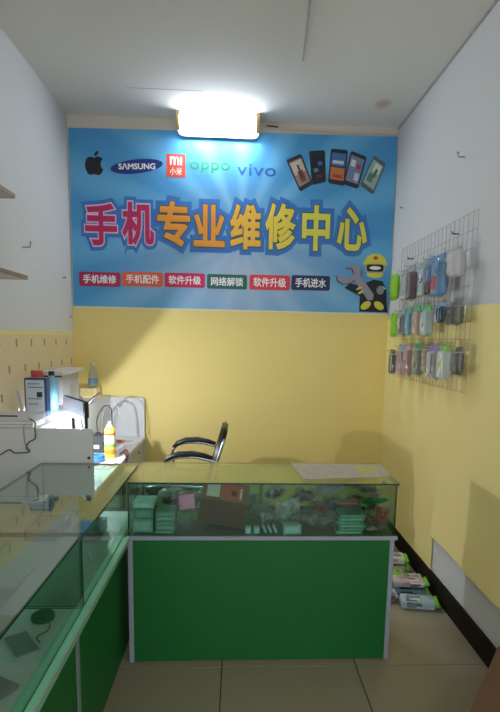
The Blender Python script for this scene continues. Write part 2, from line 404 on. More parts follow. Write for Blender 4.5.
# the cloth: slight sag between its top corners
cl = MB()
uu = rng(-1.262, 1.190, 24); vv = rng(1.716, 3.022, 8)
V = [];
for v in vv:
    for u in uu:
        top = 3.000 + .036 * (u + 1.262) / 2.45
        V.append((u, BY, 1.716 + (v - 1.716) / (3.022 - 1.716) * (top - 1.716)))
F = [(j * 25 + i, j * 25 + i + 1, (j + 1) * 25 + i + 1, (j + 1) * 25 + i) for j in range(8) for i in range(24)]
n0 = len(V); V += [(x, BY + .004, z) for x, _, z in V]; F += [tuple(n0 + q for q in f[::-1]) for f in F]
ring = list(range(25)) + [j * 25 + 24 for j in range(1, 9)] + [200 + i for i in range(23, -1, -1)] + [j * 25 for j in range(7, 0, -1)]
F += [(ring[i], n0 + ring[i], n0 + ring[(i + 1) % len(ring)], ring[(i + 1) % len(ring)]) for i in range(len(ring))]
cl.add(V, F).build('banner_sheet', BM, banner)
MB().box(-1.262, BY, 1.706, 1.190, BY + .004, 1.716).build('hem', mat('hem_cream', (232, 224, 190), .6, var=.03), banner)

BLUE_OUT = mat('letter_outline_blue', (50, 116, 190), .5, var=.03)
PINKW = mat('letter_outline_pink', (226, 190, 214), .5, var=.03)
DARKO = mat('letter_outline_dark', (62, 58, 44), .5, var=.03)
CRIM = mat('letter_crimson', (188, 30, 92), .5, var=.03)
ORNG = mat('letter_orange', (232, 152, 48), .5, var=.03)
ORYL = mat('letter_amber', (234, 180, 62), .5, var=.03)
YELL = mat('letter_yellow', (232, 206, 72), .5, var=.03)
YLGR = mat('letter_lime', (222, 216, 80), .5, var=.03)
TITLE = [('手', (-1.16, 2.170, -.922, 2.478), CRIM, PINKW), ('机', (-.885, 2.179, -.645, 2.495), CRIM, PINKW),
         ('专', (-.623, 2.176, -.375, 2.511), ORNG, DARKO), ('业', (-.348, 2.184, -.110, 2.495), ORNG, DARKO),
         ('维', (-.072, 2.173, .166, 2.508), ORYL, DARKO), ('修', (.196, 2.178, .434, 2.524), YELL, DARKO),
         ('中', (.481, 2.179, .698, 2.519), YLGR, DARKO), ('心', (.753, 2.188, .991, 2.514), YLGR, DARKO)]
for ch, bx, M, MO in TITLE:
    o, rb = letters(ch, bx, BY - .0035, M, 'title_character', banner, bold=.034)
    letters(ch, bx, BY - .0022, MO, 'outline', o, bold=.034 + (.034 if MO is PINKW else .017), ref=rb)
    letters(ch, bx, BY - .0010, BLUE_OUT, 'halo', o, bold=.155, ref=rb)
BARS = [('手机维修', (-1.216, 1.867, -.904, 1.975), (172, 28, 84)), ('手机配件', (-.892, 1.875, -.581, 1.984), (224, 92, 52)),
        ('软件升级', (-.569, 1.876, -.260, 1.985), (206, 34, 88)), ('网络解锁', (-.244, 1.873, .065, 1.983), (34, 100, 92)),
        ('软件升级', (.084, 1.874, .400, 1.988), (222, 52, 72)), ('手机进水', (.411, 1.879, .714, 1.993), (26, 40, 84))]
PRINTW = mat('print_white', (240, 238, 240), .5, var=.02)
for i, (tx, bx, c) in enumerate(BARS):
    o = flat(rrect(bx[0], bx[1], bx[2], bx[3], .016), BY - .0008, mat('bar_%d' % i, c, .5, var=.03), 'slogan_bar', banner)
    letters(tx, (bx[0] + .03, bx[1] + .022, bx[2] - .03, bx[3] - .02), BY - .0020, PRINTW, 'lettering', o, bold=.022)
# brand marks
INK = mat('print_black', (20, 22, 30), .5, var=.05)
ac, az = -1.082, 2.745
ap = [(0, .055), (.02, .066), (.042, .066), (.058, .056), (.064, .047), (.052, .034), (.047, .016), (.049, -.006), (.058, -.022), (.067, -.029), (.058, -.05), (.042, -.071), (.026, -.075), (.008, -.068), (-.01, -.069), (-.028, -.075),
      (-.044, -.068), (-.058, -.046), (-.066, -.018), (-.066, .014), (-.058, .042), (-.042, .06), (-.02, .064)]
o = flat([(ac + x, az + z * .93) for x, z in ap], BY - .0008, INK, 'apple_mark', banner)
flat([(ac + .012 + x, az + .083 + z) for x, z in ((-.012, -.018), (-.008, 0), (.004, .014), (.022, .02), (.02, .002), (.008, -.013))], BY - .0008, INK, 'leaf', o)
o = flat(ell(-.7705, 2.749, .195, .05, 36, math.radians(8)), BY - .0008, mat('mark_navy', (18, 48, 124), .5, var=.03), 'oval_mark', banner)
letters('SΛMSUNG', (-.905, 2.727, -.632, 2.772), BY - .002, PRINTW, 'lettering', o, bold=.03, rot=math.radians(2.5))
o = flat([(-.55, 2.683), (-.409, 2.683), (-.409, 2.846), (-.55, 2.846)], BY - .0008, mat('mark_orange_red', (222, 80, 56), .5, var=.03), 'square_mark', banner)
letters('mı', (-.525, 2.768, -.434, 2.83), BY - .002, PRINTW, 'lettering', o, bold=.03)
letters('小米', (-.525, 2.697, -.434, 2.752), BY - .002, PRINTW, 'lettering', o, bold=.012)
letters('oppo', (-.375, 2.722, -.076, 2.800), BY - .0012, mat('mark_green', (52, 150, 92), .5, var=.03), 'word_mark', banner, bold=.006, spacing=1.05)
letters('vivo', (-.024, 2.713, .271, 2.798), BY - .0012, mat('mark_blue', (40, 96, 176), .5, var=.03), 'word_mark', banner, bold=.008, spacing=1.08)
# printed phones
PH = [[(.345, 2.836), (.457, 2.886), (.555, 2.671), (.458, 2.61)], [(.517, 2.906), (.638, 2.918), (.654, 2.689), (.548, 2.664)],
      [(.683, 2.931), (.813, 2.925), (.798, 2.665), (.67, 2.682)], [(.836, 2.922), (.961, 2.881), (.903, 2.647), (.786, 2.679)],
      [(1.014, 2.897), (1.11, 2.836), (1.021, 2.608), (.917, 2.677)]]
SC = [[((150, 128, 122), 0, 1, 0, 1), ((196, 178, 168), .05, .95, .45, .95), ((120, 72, 52), .3, .75, .1, .55), ((70, 40, 34), .45, .6, .25, .8)],
      [((24, 30, 44), 0, 1, 0, 1), ((70, 130, 160), .15, .5, .3, .45), ((60, 110, 150), .5, .85, .55, .7), ((90, 60, 50), .3, .8, .05, .18)],
      [((66, 110, 168), 0, 1, .52, 1), ((196, 206, 214), .1, .9, .6, .72), ((196, 112, 56), 0, 1, 0, .46), ((150, 70, 40), .15, .85, .08, .2)],
      [((120, 130, 160), 0, 1, 0, 1), ((210, 214, 226), .1, .45, .6, .85), ((170, 50, 80), .55, .85, .55, .75), ((90, 140, 190), .15, .5, .25, .45), ((200, 200, 214), .55, .9, .1, .4)],
      [((150, 176, 168), 0, 1, 0, 1), ((206, 220, 210), .3, .9, .6, .95), ((80, 130, 104), .15, .6, .15, .5), ((60, 110, 96), .5, .7, .4, .75)]]
for i, (q, sc) in enumerate(zip(PH, SC)):
    tl, tr, br, bl = [Vector((p[0], p[1])) for p in q]
    def P2(u, v): p = (tl * (1 - u) + tr * u) * v + (bl * (1 - u) + br * u) * (1 - v); return (p.x, p.y)
    body = [P2(u, v) for u, v in ((.08, 0), (.92, 0), (1, .05), (1, .95), (.92, 1), (.08, 1), (0, .95), (0, .05))]
    o = flat(body, BY - .0008 - .0002 * i, mat('phone_body_%d' % i, (38, 38, 44) if i != 4 else (84, 96, 96), .4, var=.05), 'printed_phone', banner)
    for k, (c, u0, u1, v0, v1) in enumerate(sc):
        f = lambda u, v: P2(.09 + .82 * u, .13 + .76 * v)
        flat([f(u0, v0), f(u1, v0), f(u1, v1), f(u0, v1)], BY - .0016 - .0002 * i - .0006 * k, mat('scr_%d_%d' % (i, k), c, .4, var=.12, scale=30), 'screen' if k == 0 else 'screen_picture', o)
# generic cartoon repair worker with spanner
YPR = mat('print_yellow', (214, 206, 70), .5, var=.05); SIL = mat('print_silver', (150, 144, 156), .5, var=.15, scale=25)
wk = flat([(.955, 1.725), (1.185, 1.725), (1.172, 1.80), (1.165, 1.90), (1.13, 1.965), (1.06, 1.975), (1.0, 1.95), (.955, 1.925), (.87, 1.945), (.83, 1.905), (.955, 1.845)], BY - .0008, INK, 'cartoon_worker', banner)
flat(ell(1.066, 2.015, .066, .028, 20), BY - .0016, YPR, 'chin_strap', wk)
flat(rrect(.982, 2.025, 1.148, 2.105, .03), BY - .0022, mat('print_grey', (170, 160, 150), .5, var=.05), 'face_frame', wk)
flat(rrect(.999, 2.036, 1.132, 2.092, .018), BY - .0030, INK, 'goggles', wk)
flat(ell(1.066, 2.064, .045, .014, 16), BY - .0038, PRINTW, 'glint', wk)
flat(ell(1.066, 2.098, .089, .075, 20, 0, 0, math.pi) + [(.968, 2.098), (.968, 2.088), (1.163, 2.088)][::1], BY - .0030, YPR, 'helmet', wk)
flat([(1.058, 2.125), (1.074, 2.125), (1.074, 2.155), (1.058, 2.155)], BY - .0038, mat('print_red', (200, 50, 40), .5, var=.03), 'helmet_badge', wk)
flat([(1.046, 2.134), (1.086, 2.134), (1.086, 2.147), (1.046, 2.147)], BY - .0040, MATS['print_red'], 'helmet_badge', wk)
wrp = [(.76, 2.005), (.775, 1.96), (.82, 1.935), (.875, 1.945), (.905, 1.965), (1.02, 1.815), (1.06, 1.82), (1.065, 1.86), (.955, 2.0), (.955, 2.05), (.92, 2.083), (.86, 2.083), (.835, 2.06), (.885, 2.055), (.9, 2.02), (.87, 1.99), (.81, 1.985)]
flat([(x + .006 * (1 if x > .9 else -1), z - .006) for x, z in wrp], BY - .0022, INK, 'spanner_outline', wk)
flat(wrp, BY - .0030, SIL, 'spanner', wk)
for x, z, a in ((.945, 1.905, .5), (.96, 1.875, .5), (1.135, 1.915, -.4)):
    flat(ell(x, z, .026, .009, 12, a), BY - .0038, YPR, 'stripe', wk)
flat(ell(1.115, 1.895, .03, .034, 16), BY - .0046, mat('print_glove', (140, 140, 140), .5, var=.1), 'glove', wk)
for x in (1.005, 1.11): flat(ell(x, 1.775, .045, .028, 16, .6 if x < 1.05 else -.6), BY - .0038, YPR, 'boot_cuff', wk)

# ------------------------------------------------------------------ display counters
def pane(name, x0, y0, z0, x1, y1, z1, parent, M=GLASS):
    """glass pane with dark green cut edges"""
    mb = MB(); mb.box(x0, y0, z0, x1, y1, z1)
    d = (x1 - x0, y1 - y0, z1 - z0); k = d.index(min(d))
    mb.mi = [1] * 6
    pairs = {0: (3, 5), 1: (2, 4), 2: (0, 1)}[k]
    for i in pairs: mb.mi[i] = 0
    return mb.build(name, [M, GLASS_EDGE], parent)
ZD, ZG = .612, .861
fc = thing('display_counter', (.128, 2.44, 0), 'green display counter with a glass case full of phone packs, standing before the chair', 'counter')
x0, x1, y0, y1 = -.479, .7335, 2.26, 2.625
MB().box(x0 + .02, y0 + .006, 0.0, x1 - .02, y1, ZD - .02).build('carcass', WHITE, fc)
MB().box(x0 + .020, y0 - .004, 0.006, x1 - .022, y0 + .006, ZD - .018).build('front_panel', GREEN, fc)
for a, c in ((x0 - .002, x0 + .020), (x1 - .022, x1 - .002)):
    MB().box(a, y0 - .007, 0, c, y0 + .02, ZD - .018).build('edge_strip', EDGE, fc, bevel=.002)
    MB().box(a + .004, y0 + .02, 0, c - .002, y1, ZD - .02).build('side_panel', WHITE, fc)
MB().box(x0 - .008, y0 - .010, ZD - .018, x1 + .012, y0 + .008, ZD - .001).build('edge_strip', EDGE, fc, bevel=.002)
MB().box(x0 + .004, y0 + .008, ZD - .02, x1, y1, ZD).build('deck', mat('deck_green', (58, 108, 84), .4, var=.08), fc)
pane('glass_front', x0, y0, ZD + .0005, x1, y0 + .006, ZG - .008, fc)
pane('glass_side', x0, y0 + .007, ZD + .0005, x0 + .006, y1, ZG - .008, fc)
pane('glass_side', x1 - .006, y0 + .007, ZD + .0005, x1, y1, ZG - .008, fc)
pane('glass_back', x0 + .006, y1 - .018, ZD + .0005, .14, y1 - .013, ZG - .008, fc, GLASS_BACK)
pane('glass_back', .12, y1 - .010, ZD + .0005, x1 - .006, y1 - .005, ZG - .008, fc, GLASS_BACK)
pane('glass_top', x0 - .002, y0 - .006, ZG - .008, x1 + .008, y1 + .012, ZG, fc, GLASS_TOP)

GX = -.497   # glass front plane of the side counters
def side_counter(ya, yb, zt, label):
    c = thing('display_counter', (-.74, (ya + yb) / 2, 0), label, 'counter')
    MB().box(-.965, ya + .004, .01, -.53, yb - .004, ZD - .02).build('carcass', WHITE, c)
    MB().box(-.53, ya + .014, .006, -.520, yb - .014, ZD - .03).build('front_panel', GREEN, c)
    for a in (ya + .001, yb - .009): MB().box(-.535, a, 0, -.515, a + .008, ZD - .03).build('edge_strip', mat('side_edge', (128, 146, 140), .5, var=.05), c)
    ry = min(yb, 2.243)
    rp = [(-.53, ya), (-.474, ya), (-.474, ry), (-.4935, ry), (-.4935, yb), (-.53, yb)]
    MB().prism(rp if ry < yb else [rp[0], rp[1], (-.474, yb), rp[5]], 'z', ZD - .03, ZD).build('green_rim', GREENRIM, c)
    MB().box(-.474, ya, ZD - .010, -.469, ry, ZD + .001).build('edge_strip', mat('rim_edge', (150, 172, 164), .4, var=.05), c)
    MB().box(-.545, ya + .01, zt - .0095, GX - .004, yb - .01, zt - .0082).build('seal_strip', mat('seal_pale', (150, 164, 156), .5, var=.05), c)
    MB().box(-.97, ya + .002, ZD - .02, -.53, yb - .002, ZD).build('deck', mat('deck_white', (206, 216, 216), .4, var=.05), c)
    pane('glass_front', GX - .003, ya + .002, ZD + .0005, GX + .003, yb - .002, zt - .008, c)
    pane('glass_side', -.965, ya + .001, ZD + .0005, GX - .004, ya + .007, zt - .008, c)
    pane('glass_side', -.965, yb - .007, ZD + .0005, GX - .004, yb - .001, zt - .008, c)
    pane('glass_back', -.971, ya + .001, ZD + .0005, -.966, yb - .001, zt - .008, c)
    pane('glass_top', -.973, ya, zt - .008, GX + .008, yb, zt, c, GLASS_TOP)
    return c
side_counter(.45, 1.632, .870, 'long green side counter with grey phones and a round charger in its glass case')
side_counter(1.636, 2.60, .861, 'green glass side counter between the white desk partition and the long side counter')

# phones and odds on the side counters' decks
def slab(name, c, d, rz, M, label, cat, group=None, tilt=0.0, scr=None):
    t = thing(name, (c[0], c[1], c[2]), label, cat, group)
    xf = Matrix.Translation(c) @ Euler((tilt, 0, rz)).to_matrix().to_4x4()
    mb = MB(); mb.box(-d[0] / 2, -d[1] / 2, 0, d[0] / 2, d[1] / 2, d[2], 0, xf); mb.build('phone_case', M, t, bevel=.003, seg=2)
    mb = MB(); mb.box(-d[0] * .44, -d[1] * .42, d[2], d[0] * .44, d[1] * .42, d[2] + .0012, 0, xf); mb.build('phone_screen', scr or mat('grey_screen', (128, 134, 136), .3, var=.08), t)
    if tilt:
        mb = MB(); mb.box(-.02, -d[1] * .4, -.028, .02, -d[1] * .36, .002, 0, xf)
        mb.box(-.03, d[1] * .1, -.004, .03, d[1] * .3, 0.0, 0, xf); mb.build('stand', LGREY, t)
    return t
slab('display_phone', (-.622, 1.24, ZD), (.075, .15, .012), math.radians(62), GREY, 'grey display phone lying by the green rim of the long counter', 'phone', 'display phones')
slab('display_phone', (-.605, 1.41, ZD), (.07, .14, .012), math.radians(38), LGREY, 'pale grey display phone lying between two darker phones', 'phone', 'display phones')
slab('display_phone', (-.755, 1.52, ZD), (.072, .145, .011), math.radians(20), DARKGREY, 'dark grey display phone lying deep on the deck behind the pale one', 'phone', 'display phones')
slab('display_phone', (-.80, 1.20, ZD), (.072, .145, .011), math.radians(-30), GREY, 'grey display phone lying at the back pane of the long counter', 'phone', 'display phones')
t = thing('round_charger', (-.60, 1.565, ZD), 'round dark green charger puck by the end pane of the long counter', 'charger')
MB().lathe([(.0, 0), (.034, 0), (.036, .006), (.034, .016), (.026, .02), (0, .02)], (-.60, 1.565, ZD), 20).build('puck', mat('dark_green_plastic', (36, 62, 50), .4, var=.1), t, smooth=False)
MB().tube([(-.575, 1.55, ZD + .006), (-.56, 1.5, ZD + .003), (-.58, 1.46, ZD + .003), (-.56, 1.43, ZD + .003)], .002, 5, 5).build('cord', DARKGREY, t)
t = thing('stylus', (-.58, 2.02, ZD), 'short white stylus lying on the far side counter deck', 'stylus')
MB().tube([(-.60, 2.07, ZD + .007), (-.565, 1.985, ZD + .007)], .006, 8).build('barrel', mat('stylus_white', (232, 234, 236), .4, var=.02), t)
MB().tube([(-.565, 1.985, ZD + .007), (-.560, 1.972, ZD + .007)], [.006, .002], 8).build('tip', LGREY, t)
t = thing('leaflet', (-.895, 1.42, ZD + .001), 'pinkish leaflet lying on the deck inside the long counter', 'leaflet')
MB().cbox((-.895, 1.42, ZD + .0015), (.12, .17, .002), (0, 0, 0)).build('sheet', mat('leaflet_pink', (206, 170, 150), .7, var=.15, scale=20), t)
for k, (x, y, w, d, h, c, lab) in enumerate([(-.80, 1.80, .12, .2, .03, (176, 196, 206), 'pale blue flat box on the deck of the far side counter'), (-.84, 2.30, .14, .2, .05, (60, 84, 128), 'navy blue box inside the far side counter by the partition'),
                                        (-.64, 2.28, .10, .13, .06, (58, 74, 78), 'dark slate box inside the far side counter near the green case')]):
    t = thing('accessory_box', (x, y, ZD), lab, 'box', 'boxes inside the far side counter')
    MB().box(x - w / 2, y - d / 2, ZD, x + w / 2, y + d / 2, ZD + h).build('carton', mat('abox_%d' % k, c, .5, var=.08), t, bevel=.002)
    MB().box(x - w / 2 + .008, y - d / 2 + .01, ZD + h, x + w / 2 - .008, y + d / 2 - .01, ZD + h + .0008).build('label_print', mat('abox_lab_%d' % k, tuple(min(255, v + 40) for v in c), .5, var=.2, scale=40), t)

# ------------------------------------------------------------------ stock inside the front case
def XF(c, rot): return Matrix.Translation(c) @ Euler(rot).to_matrix().to_4x4()
def small_box(c, d, rz, col, label, group, rot=None, lab=None):
    t = thing('stock_box', (c[0], c[1], c[2]), label, 'box', group)
    xf = XF((c[0], c[1], c[2]), rot or (0, 0, rz)); key = 'sb_%d_%d_%d' % col
    mb = MB(); mb.box(-d[0] / 2, -d[1] / 2, 0, d[0] / 2, d[1] / 2, d[2], 0, xf); mb.build('carton', mat(key, col, .5, var=.08, scale=12), t, bevel=.0015)
    lc = lab or tuple(min(255, v + 30) for v in col)
    mb = MB(); mb.box(-d[0] * .38, -d[1] / 2 - .0008, d[2] * .18, d[0] * .38, -d[1] / 2, d[2] * .8, 0, xf); mb.build('label_print', mat(key + 'l_%d_%d_%d' % lc, lc, .5, var=.25, scale=60), t)
    return t
SOLID = []          # search trees of what already stands in the case
BAGS = []           # bags wait until the boxes stand, then settle into the gaps
def tree_of(mb): return BVHTree.FromPolygons(mb.v, mb.f)
def stand(t):
    for o in t.children:
        off = ORG[o.name]; SOLID.append(BVHTree.FromPolygons([v.co + off for v in o.data.vertices], [list(p.vertices) for p in o.data.polygons]))
def bag(*a, **k): BAGS.append((a, k))
def settle_bag(c, w, h, th, rot, film_m, col, label, group, seed, cat='bag', crump=.25, name='plastic_bag', content=True):
    rg = random.Random(seed); best = None
    for n in range(260):
        sc = 1.0 - .0022 * n; e = .0003 * n
        p = (c[0] + rg.uniform(-e, e), c[1] + rg.uniform(-e * 1.2, e * 1.6), c[2] + rg.uniform(-e, e * .8))
        xf = XF(p, rot)
        mb = MB().pillow(w * 1.06 * sc, h * 1.06 * sc, th * sc, xf, seed, 10, 10, crump=crump * 1.6)
        lo = [min(v[i] for v in mb.v) for i in range(3)]; hi = [max(v[i] for v in mb.v) for i in range(3)]
        d = [max(-.472 - lo[0], 0) + min(.726 - hi[0], 0), max(2.268 - lo[1], 0) + min(2.604 - hi[1], 0), max(ZD + .001 - lo[2], 0) + min(.850 - hi[2], 0)]
        if any(d):
            p = tuple(p[i] + d[i] for i in range(3)); xf = XF(p, rot)
            for v in mb.v: v += Vector(d)
            if any(hi[i] - lo[i] > (1.19, .335, .237)[i] for i in range(3)): continue
        tr = tree_of(mb)
        if not any(tr.overlap(q) for q in SOLID): best = (p, sc, xf, mb, tr); break
    if best is None: return None
    p, sc, xf, mb, tr = best; SOLID.append(tr)
    t = thing(name, (p[0], p[1], min(v.z for v in mb.v)), label, cat, group)
    mb.build('bag_film', film_m, t)
    if content:
        col = tuple(int(v * .82) for v in col)
        MB().pillow(w * .8 * sc, h * .78 * sc, th * .7 * sc, xf, seed, 7, 7, crump * 1.4).build('contents', mat('bagc_%d_%d_%d' % col, col, .5, var=.3, scale=35), t)
    return t
G = 'boxes in the front glass case'; GB = 'bags in the front glass case'
small_box((-.420, 2.35, ZD + .0005), (.092, .1, .062), 0, (134, 178, 166), 'pale teal box at the bottom of the stack beside the corner pane', G)
small_box((-.420, 2.355, ZD + .064), (.09, .1, .045), .03, (98, 140, 130), 'darker teal box in the middle of the stack beside the corner pane', G)
small_box((-.418, 2.36, ZD + .111), (.096, .1, .03), -.04, (150, 200, 180), 'mint box on top of the stack beside the corner pane', G)
for k in range(5):
    small_box((-.320 + .003 * (k % 2), 2.33, ZD + .0005 + k * .0207), (.088, .1, .02), .02 * (k - 2), [(96, 142, 126), (112, 156, 140)][k % 2], 'thin teal box in the low pile next to the corner stack, %s' % ['at the very bottom', 'second from the deck', 'in the middle', 'second from the top', 'at the very top'][k], G)
bag((-.335, 2.36, ZD + .14), .14, .09, .035, (math.radians(66), 0, .3), MILKBAG, (120, 170, 150), 'mint milky bag lying over the low pile of teal boxes', GB, 1)
bag((-.245, 2.33, ZD + .035), .10, .11, .05, (math.radians(65), 0, -.2), CLEARBAG, (104, 128, 118), 'clear bag with grey-green contents on the deck beneath the pink card', GB, 2)
bag((-.24, 2.42, ZD + .085), .11, .10, .05, (math.radians(60), 0, .4), CLEARBAG, (70, 84, 78), 'clear bag with dark contents behind the pink card', GB, 3)
t = thing('pink_card_pack', (-.226, 2.345, ZD + .1), 'clear pack with a pink printed card beside the brown carton', 'pack')
xf = XF((-.226, 2.345, ZD + .135), (math.radians(-18), math.radians(-8), 0))
MB().pillow(.092, .1, .02, xf, 4, crump=.2).build('bag_film', CLEARBAG, t, smooth=True)
MB().box(-.036, -.004, -.036, .036, .004, .03, 0, xf).build('card', mat('pink_card', (236, 120, 178), .5, var=.2, scale=60), t)
# open brown carton, leaning
ct = thing('brown_carton', (-.07, 2.39, ZD), 'brown carton with white and orange labels leaning in the glass case', 'carton')
xf = XF((-.073, 2.39, ZD + .0195), (math.radians(-4), math.radians(9), 0)) 
MB().box(-.108, -.06, .0, .108, .075, .115, 0, xf).build('carton', CARTON_D, ct, bevel=.002)
xf2 = xf @ Matrix.Translation((0, -.06, .115)) @ Euler((math.radians(-30), 0, 0)).to_matrix().to_4x4()
MB().box(-.108, 0, 0, .108, .004, .092, 0, xf2).build('lid_flap', mat('cardboard_lid', (112, 92, 62), .8, var=.08), ct)
MB().box(-.085, -.001, .016, -.025, 0, .078, 0, xf2).build('white_label', mat('label_pale', (196, 206, 196), .5, var=.1, scale=50), ct)
MB().box(-.02, -.001, .008, .088, 0, .084, 0, xf2).build('orange_label', mat('label_orange', (178, 82, 50), .5, var=.15, scale=40), ct)
MB().box(.03, -.0018, .03, .055, -.001, .055, 0, xf2).build('print_mark', INK, ct)
MB().box(.07, -.0018, .02, .078, -.001, .07, 0, xf2).build('print_mark', mat('label_line', (220, 214, 200), .5, var=.05), ct)
for k, x in enumerate((.058, .098)):
    small_box((x, 2.30, ZD + .0005), (.026, .03, .03), 0, (150, 190, 180), ['little pale cube box right at the foot of the brown carton', 'little pale cube box between the other cube and the slim packs'][k], G)
bag((.10, 2.44, ZD + .05), .16, .14, .07, (math.radians(60), 0, .2), CLEARBAG, (120, 168, 140), 'large clear bag of green packs right behind the little cubes', GB, 5)
bag((.165, 2.36, ZD + .06), .10, .12, .05, (math.radians(48), .2, -.3), CLEARBAG, (150, 186, 170), 'shiny clear bag with pale contents beside the little cubes', GB, 6, crump=.4)
bag((.245, 2.34, ZD + .09), .12, .15, .04, (math.radians(35), -.3, .2), MILKBAG, (160, 206, 186), 'crumpled pale mint bag with a peak in mid case', GB, 7, crump=.55)
small_box((.258, 2.30, ZD + .0005), (.085, .05, .045), .1, (132, 178, 170), 'pale blue-green box under the crumpled mint bag', G)
for k in range(3): small_box((.141 + .024 * k, 2.295, ZD + .006), (.012, .035, .04), 0, (120, 164, 156), ['slim pale pack leaning next to the little cube boxes', 'slim pale pack leaning between two others alike', 'slim pale pack leaning next to the blue-green box'][k], G, rot=(0, math.radians(-24), 0))
bag((.34, 2.37, ZD + .045), .11, .13, .07, (math.radians(60), 0, .5), CLEARBAG, (96, 150, 118), 'clear bag with green contents under the dark grey bags', GB, 8)
bag((.345, 2.43, ZD + .12), .13, .12, .06, (math.radians(55), .2, .1), CLEARBAG, (52, 62, 62), 'clear bag of black chargers in mid case', GB, 9, crump=.4)
bag((.40, 2.36, ZD + .10), .09, .11, .045, (math.radians(58), 0, -.5), CLEARBAG, (150, 44, 48), 'dark red bag between the black chargers and the grey bag', GB, 10, crump=.3)
bag((.43, 2.45, ZD + .155), .17, .10, .05, (math.radians(68), 0, .2), MILKBAG, (100, 106, 108), 'grey milky bag lying on top of the heap', GB, 11, crump=.4)
bag((.425, 2.32, ZD + .035), .11, .09, .05, (math.radians(66), 0, .3), CLEARBAG, (110, 150, 122), 'clear bag of sage green packs beside the teal pile', GB, 12)
for k in range(6):
    small_box((.533 + .006 * ((k * 7) % 3 - 1), 2.335, ZD + .0005 + k * .0157), (.122, .11, .015), .03 * ((k * 5) % 3 - 1), [(104, 164, 142), (84, 142, 122)][k % 2], 'flat teal box in the tall pile beside the red bags, %s' % ['at the very bottom', 'second from the deck', 'third from the deck', 'third from the top', 'second from the top', 'at the very top'][k], G)
bag((.545, 2.36, ZD + .115), .13, .07, .03, (math.radians(70), 0, -.1), CLEARBAG, (200, 92, 72), 'orange-red pack lying on the teal pile', GB, 13, crump=.3)
bag((.55, 2.46, ZD + .165), .16, .10, .05, (math.radians(62), 0, -.2), CLEARBAG, (88, 100, 84), 'dark olive bag behind the orange-red pack', GB, 14, crump=.4)
bag((.655, 2.36, ZD + .12), .15, .09, .03, (math.radians(68), 0, .15), mat('green_foil', (26, 122, 52), .3, var=.2, scale=25), (26, 122, 52), 'bright green foil bag across the red bags', GB, 15, content=False)
bag((.635, 2.33, ZD + .05), .095, .09, .06, (math.radians(45), .4, .3), CLEARBAG, (188, 50, 52), 'red bag under the bright green foil bag', GB, 16, crump=.4)
bag((.695, 2.325, ZD + .07), .07, .13, .05, (math.radians(15), .1, -.2), CLEARBAG, (196, 74, 64), 'tall red bag standing against the end pane', GB, 17, crump=.35)
bag((.66, 2.47, ZD + .16), .14, .10, .04, (math.radians(62), .1, .1), CLEARBAG, (150, 90, 84), 'dusky pink bag on top of the heap by the end pane', GB, 18, crump=.4)
bag((.63, 2.31, ZD + .014), .07, .05, .02, (math.radians(84), 0, .2), CLEARBAG, (190, 190, 190), 'small clear bag with silver contents on the deck under the red bags', GB, 19)

for k, (x, y, z, w, h, th, rx, ry, rz, fm, col, lab) in enumerate([
    (-.155, 2.50, .10, .13, .12, .05, 50, 0, .3, MILKBAG, (130, 160, 150), 'frosted bag behind the brown carton lid'),
    (-.30, 2.50, .10, .15, .13, .06, 40, 10, .2, CLEARBAG, (44, 60, 54), 'clear bag of nearly black packs behind the low teal pile'),
    (.06, 2.53, .10, .14, .13, .06, 45, 0, -.2, MILKBAG, (110, 166, 136), 'frosted sea-green bag behind the brown carton end'),
    (.20, 2.48, .10, .13, .13, .06, 50, 5, .4, CLEARBAG, (74, 92, 84), 'clear bag with charcoal contents behind the crumpled mint bag'),
    (.30, 2.31, .045, .08, .09, .04, 50, 0, .1, CLEARBAG, (60, 120, 92), 'small clear bag with deep green contents before the black chargers'),
    (.375, 2.32, .05, .07, .09, .04, 48, -15, .3, MILKBAG, (120, 180, 150), 'small frosted bag with aqua contents beside the sage packs'),
    (.47, 2.50, .09, .14, .14, .06, 50, 10, .1, CLEARBAG, (40, 52, 52), 'clear bag with black contents behind the teal pile'),
    (.60, 2.50, .08, .13, .13, .06, 50, 0, .5, CLEARBAG, (120, 50, 50), 'clear bag with maroon contents behind the red bags'),
    (.69, 2.43, .10, .07, .13, .05, 20, 0, .6, CLEARBAG, (150, 62, 56), 'upright brick red bag in the end corner of the case'),
    (.605, 2.295, .03, .07, .06, .03, 55, 0, .2, CLEARBAG, (90, 30, 34), 'small clear bag of dark red beads in front of the red bags')]):
    bag((x, y, ZD + z), w, h, th, (math.radians(rx), math.radians(ry), rz), fm, col, lab, GB, 60 + k * 3, crump=.4)

for o in [o for o in scene.objects if o.parent is None and o.name.split('.')[0] in ('stock_box', 'brown_carton', 'pink_card_pack')]: stand(o)
for a_, k_ in sorted(BAGS, key=lambda q: q[0][0][1] - .8 * (q[0][6][0] > 170)): settle_bag(*a_, **k_)

# printed sheet on the counter top
PS = bpy.data.materials.new('printed_sheet'); PS.use_nodes = True; nt = PS.node_tree; b = nt.nodes['Principled BSDF']; N = nt.nodes.new; L = nt.links.new
g = N('ShaderNodeNewGeometry'); sep = N('ShaderNodeSeparateXYZ'); L(g.outputs['Position'], sep.inputs[0])
nz_ = N('ShaderNodeTexNoise'); nz_.inputs['Scale'].default_value = 90; L(g.outputs['Position'], nz_.inputs['Vector'])
lines = mth('GREATER_THAN', mth('SINE', mth('MULTIPLY', sep.outputs['Y'], 420.0)), -.2); txt = mth('MULTIPLY', mth('MULTIPLY', lines, mth('GREATER_THAN', nz_.outputs['Fac'], .48)), .55)
m1 = N('ShaderNodeMix'); m1.data_type = 'RGBA'; L(txt, m1.inputs['Factor']); m1.inputs['A'].default_value = lin((196, 190, 172)); m1.inputs['B'].default_value = lin((112, 104, 98)); L(m1.outputs['Result'], b.inputs['Base Color'])
b.inputs['Roughness'].default_value = .5
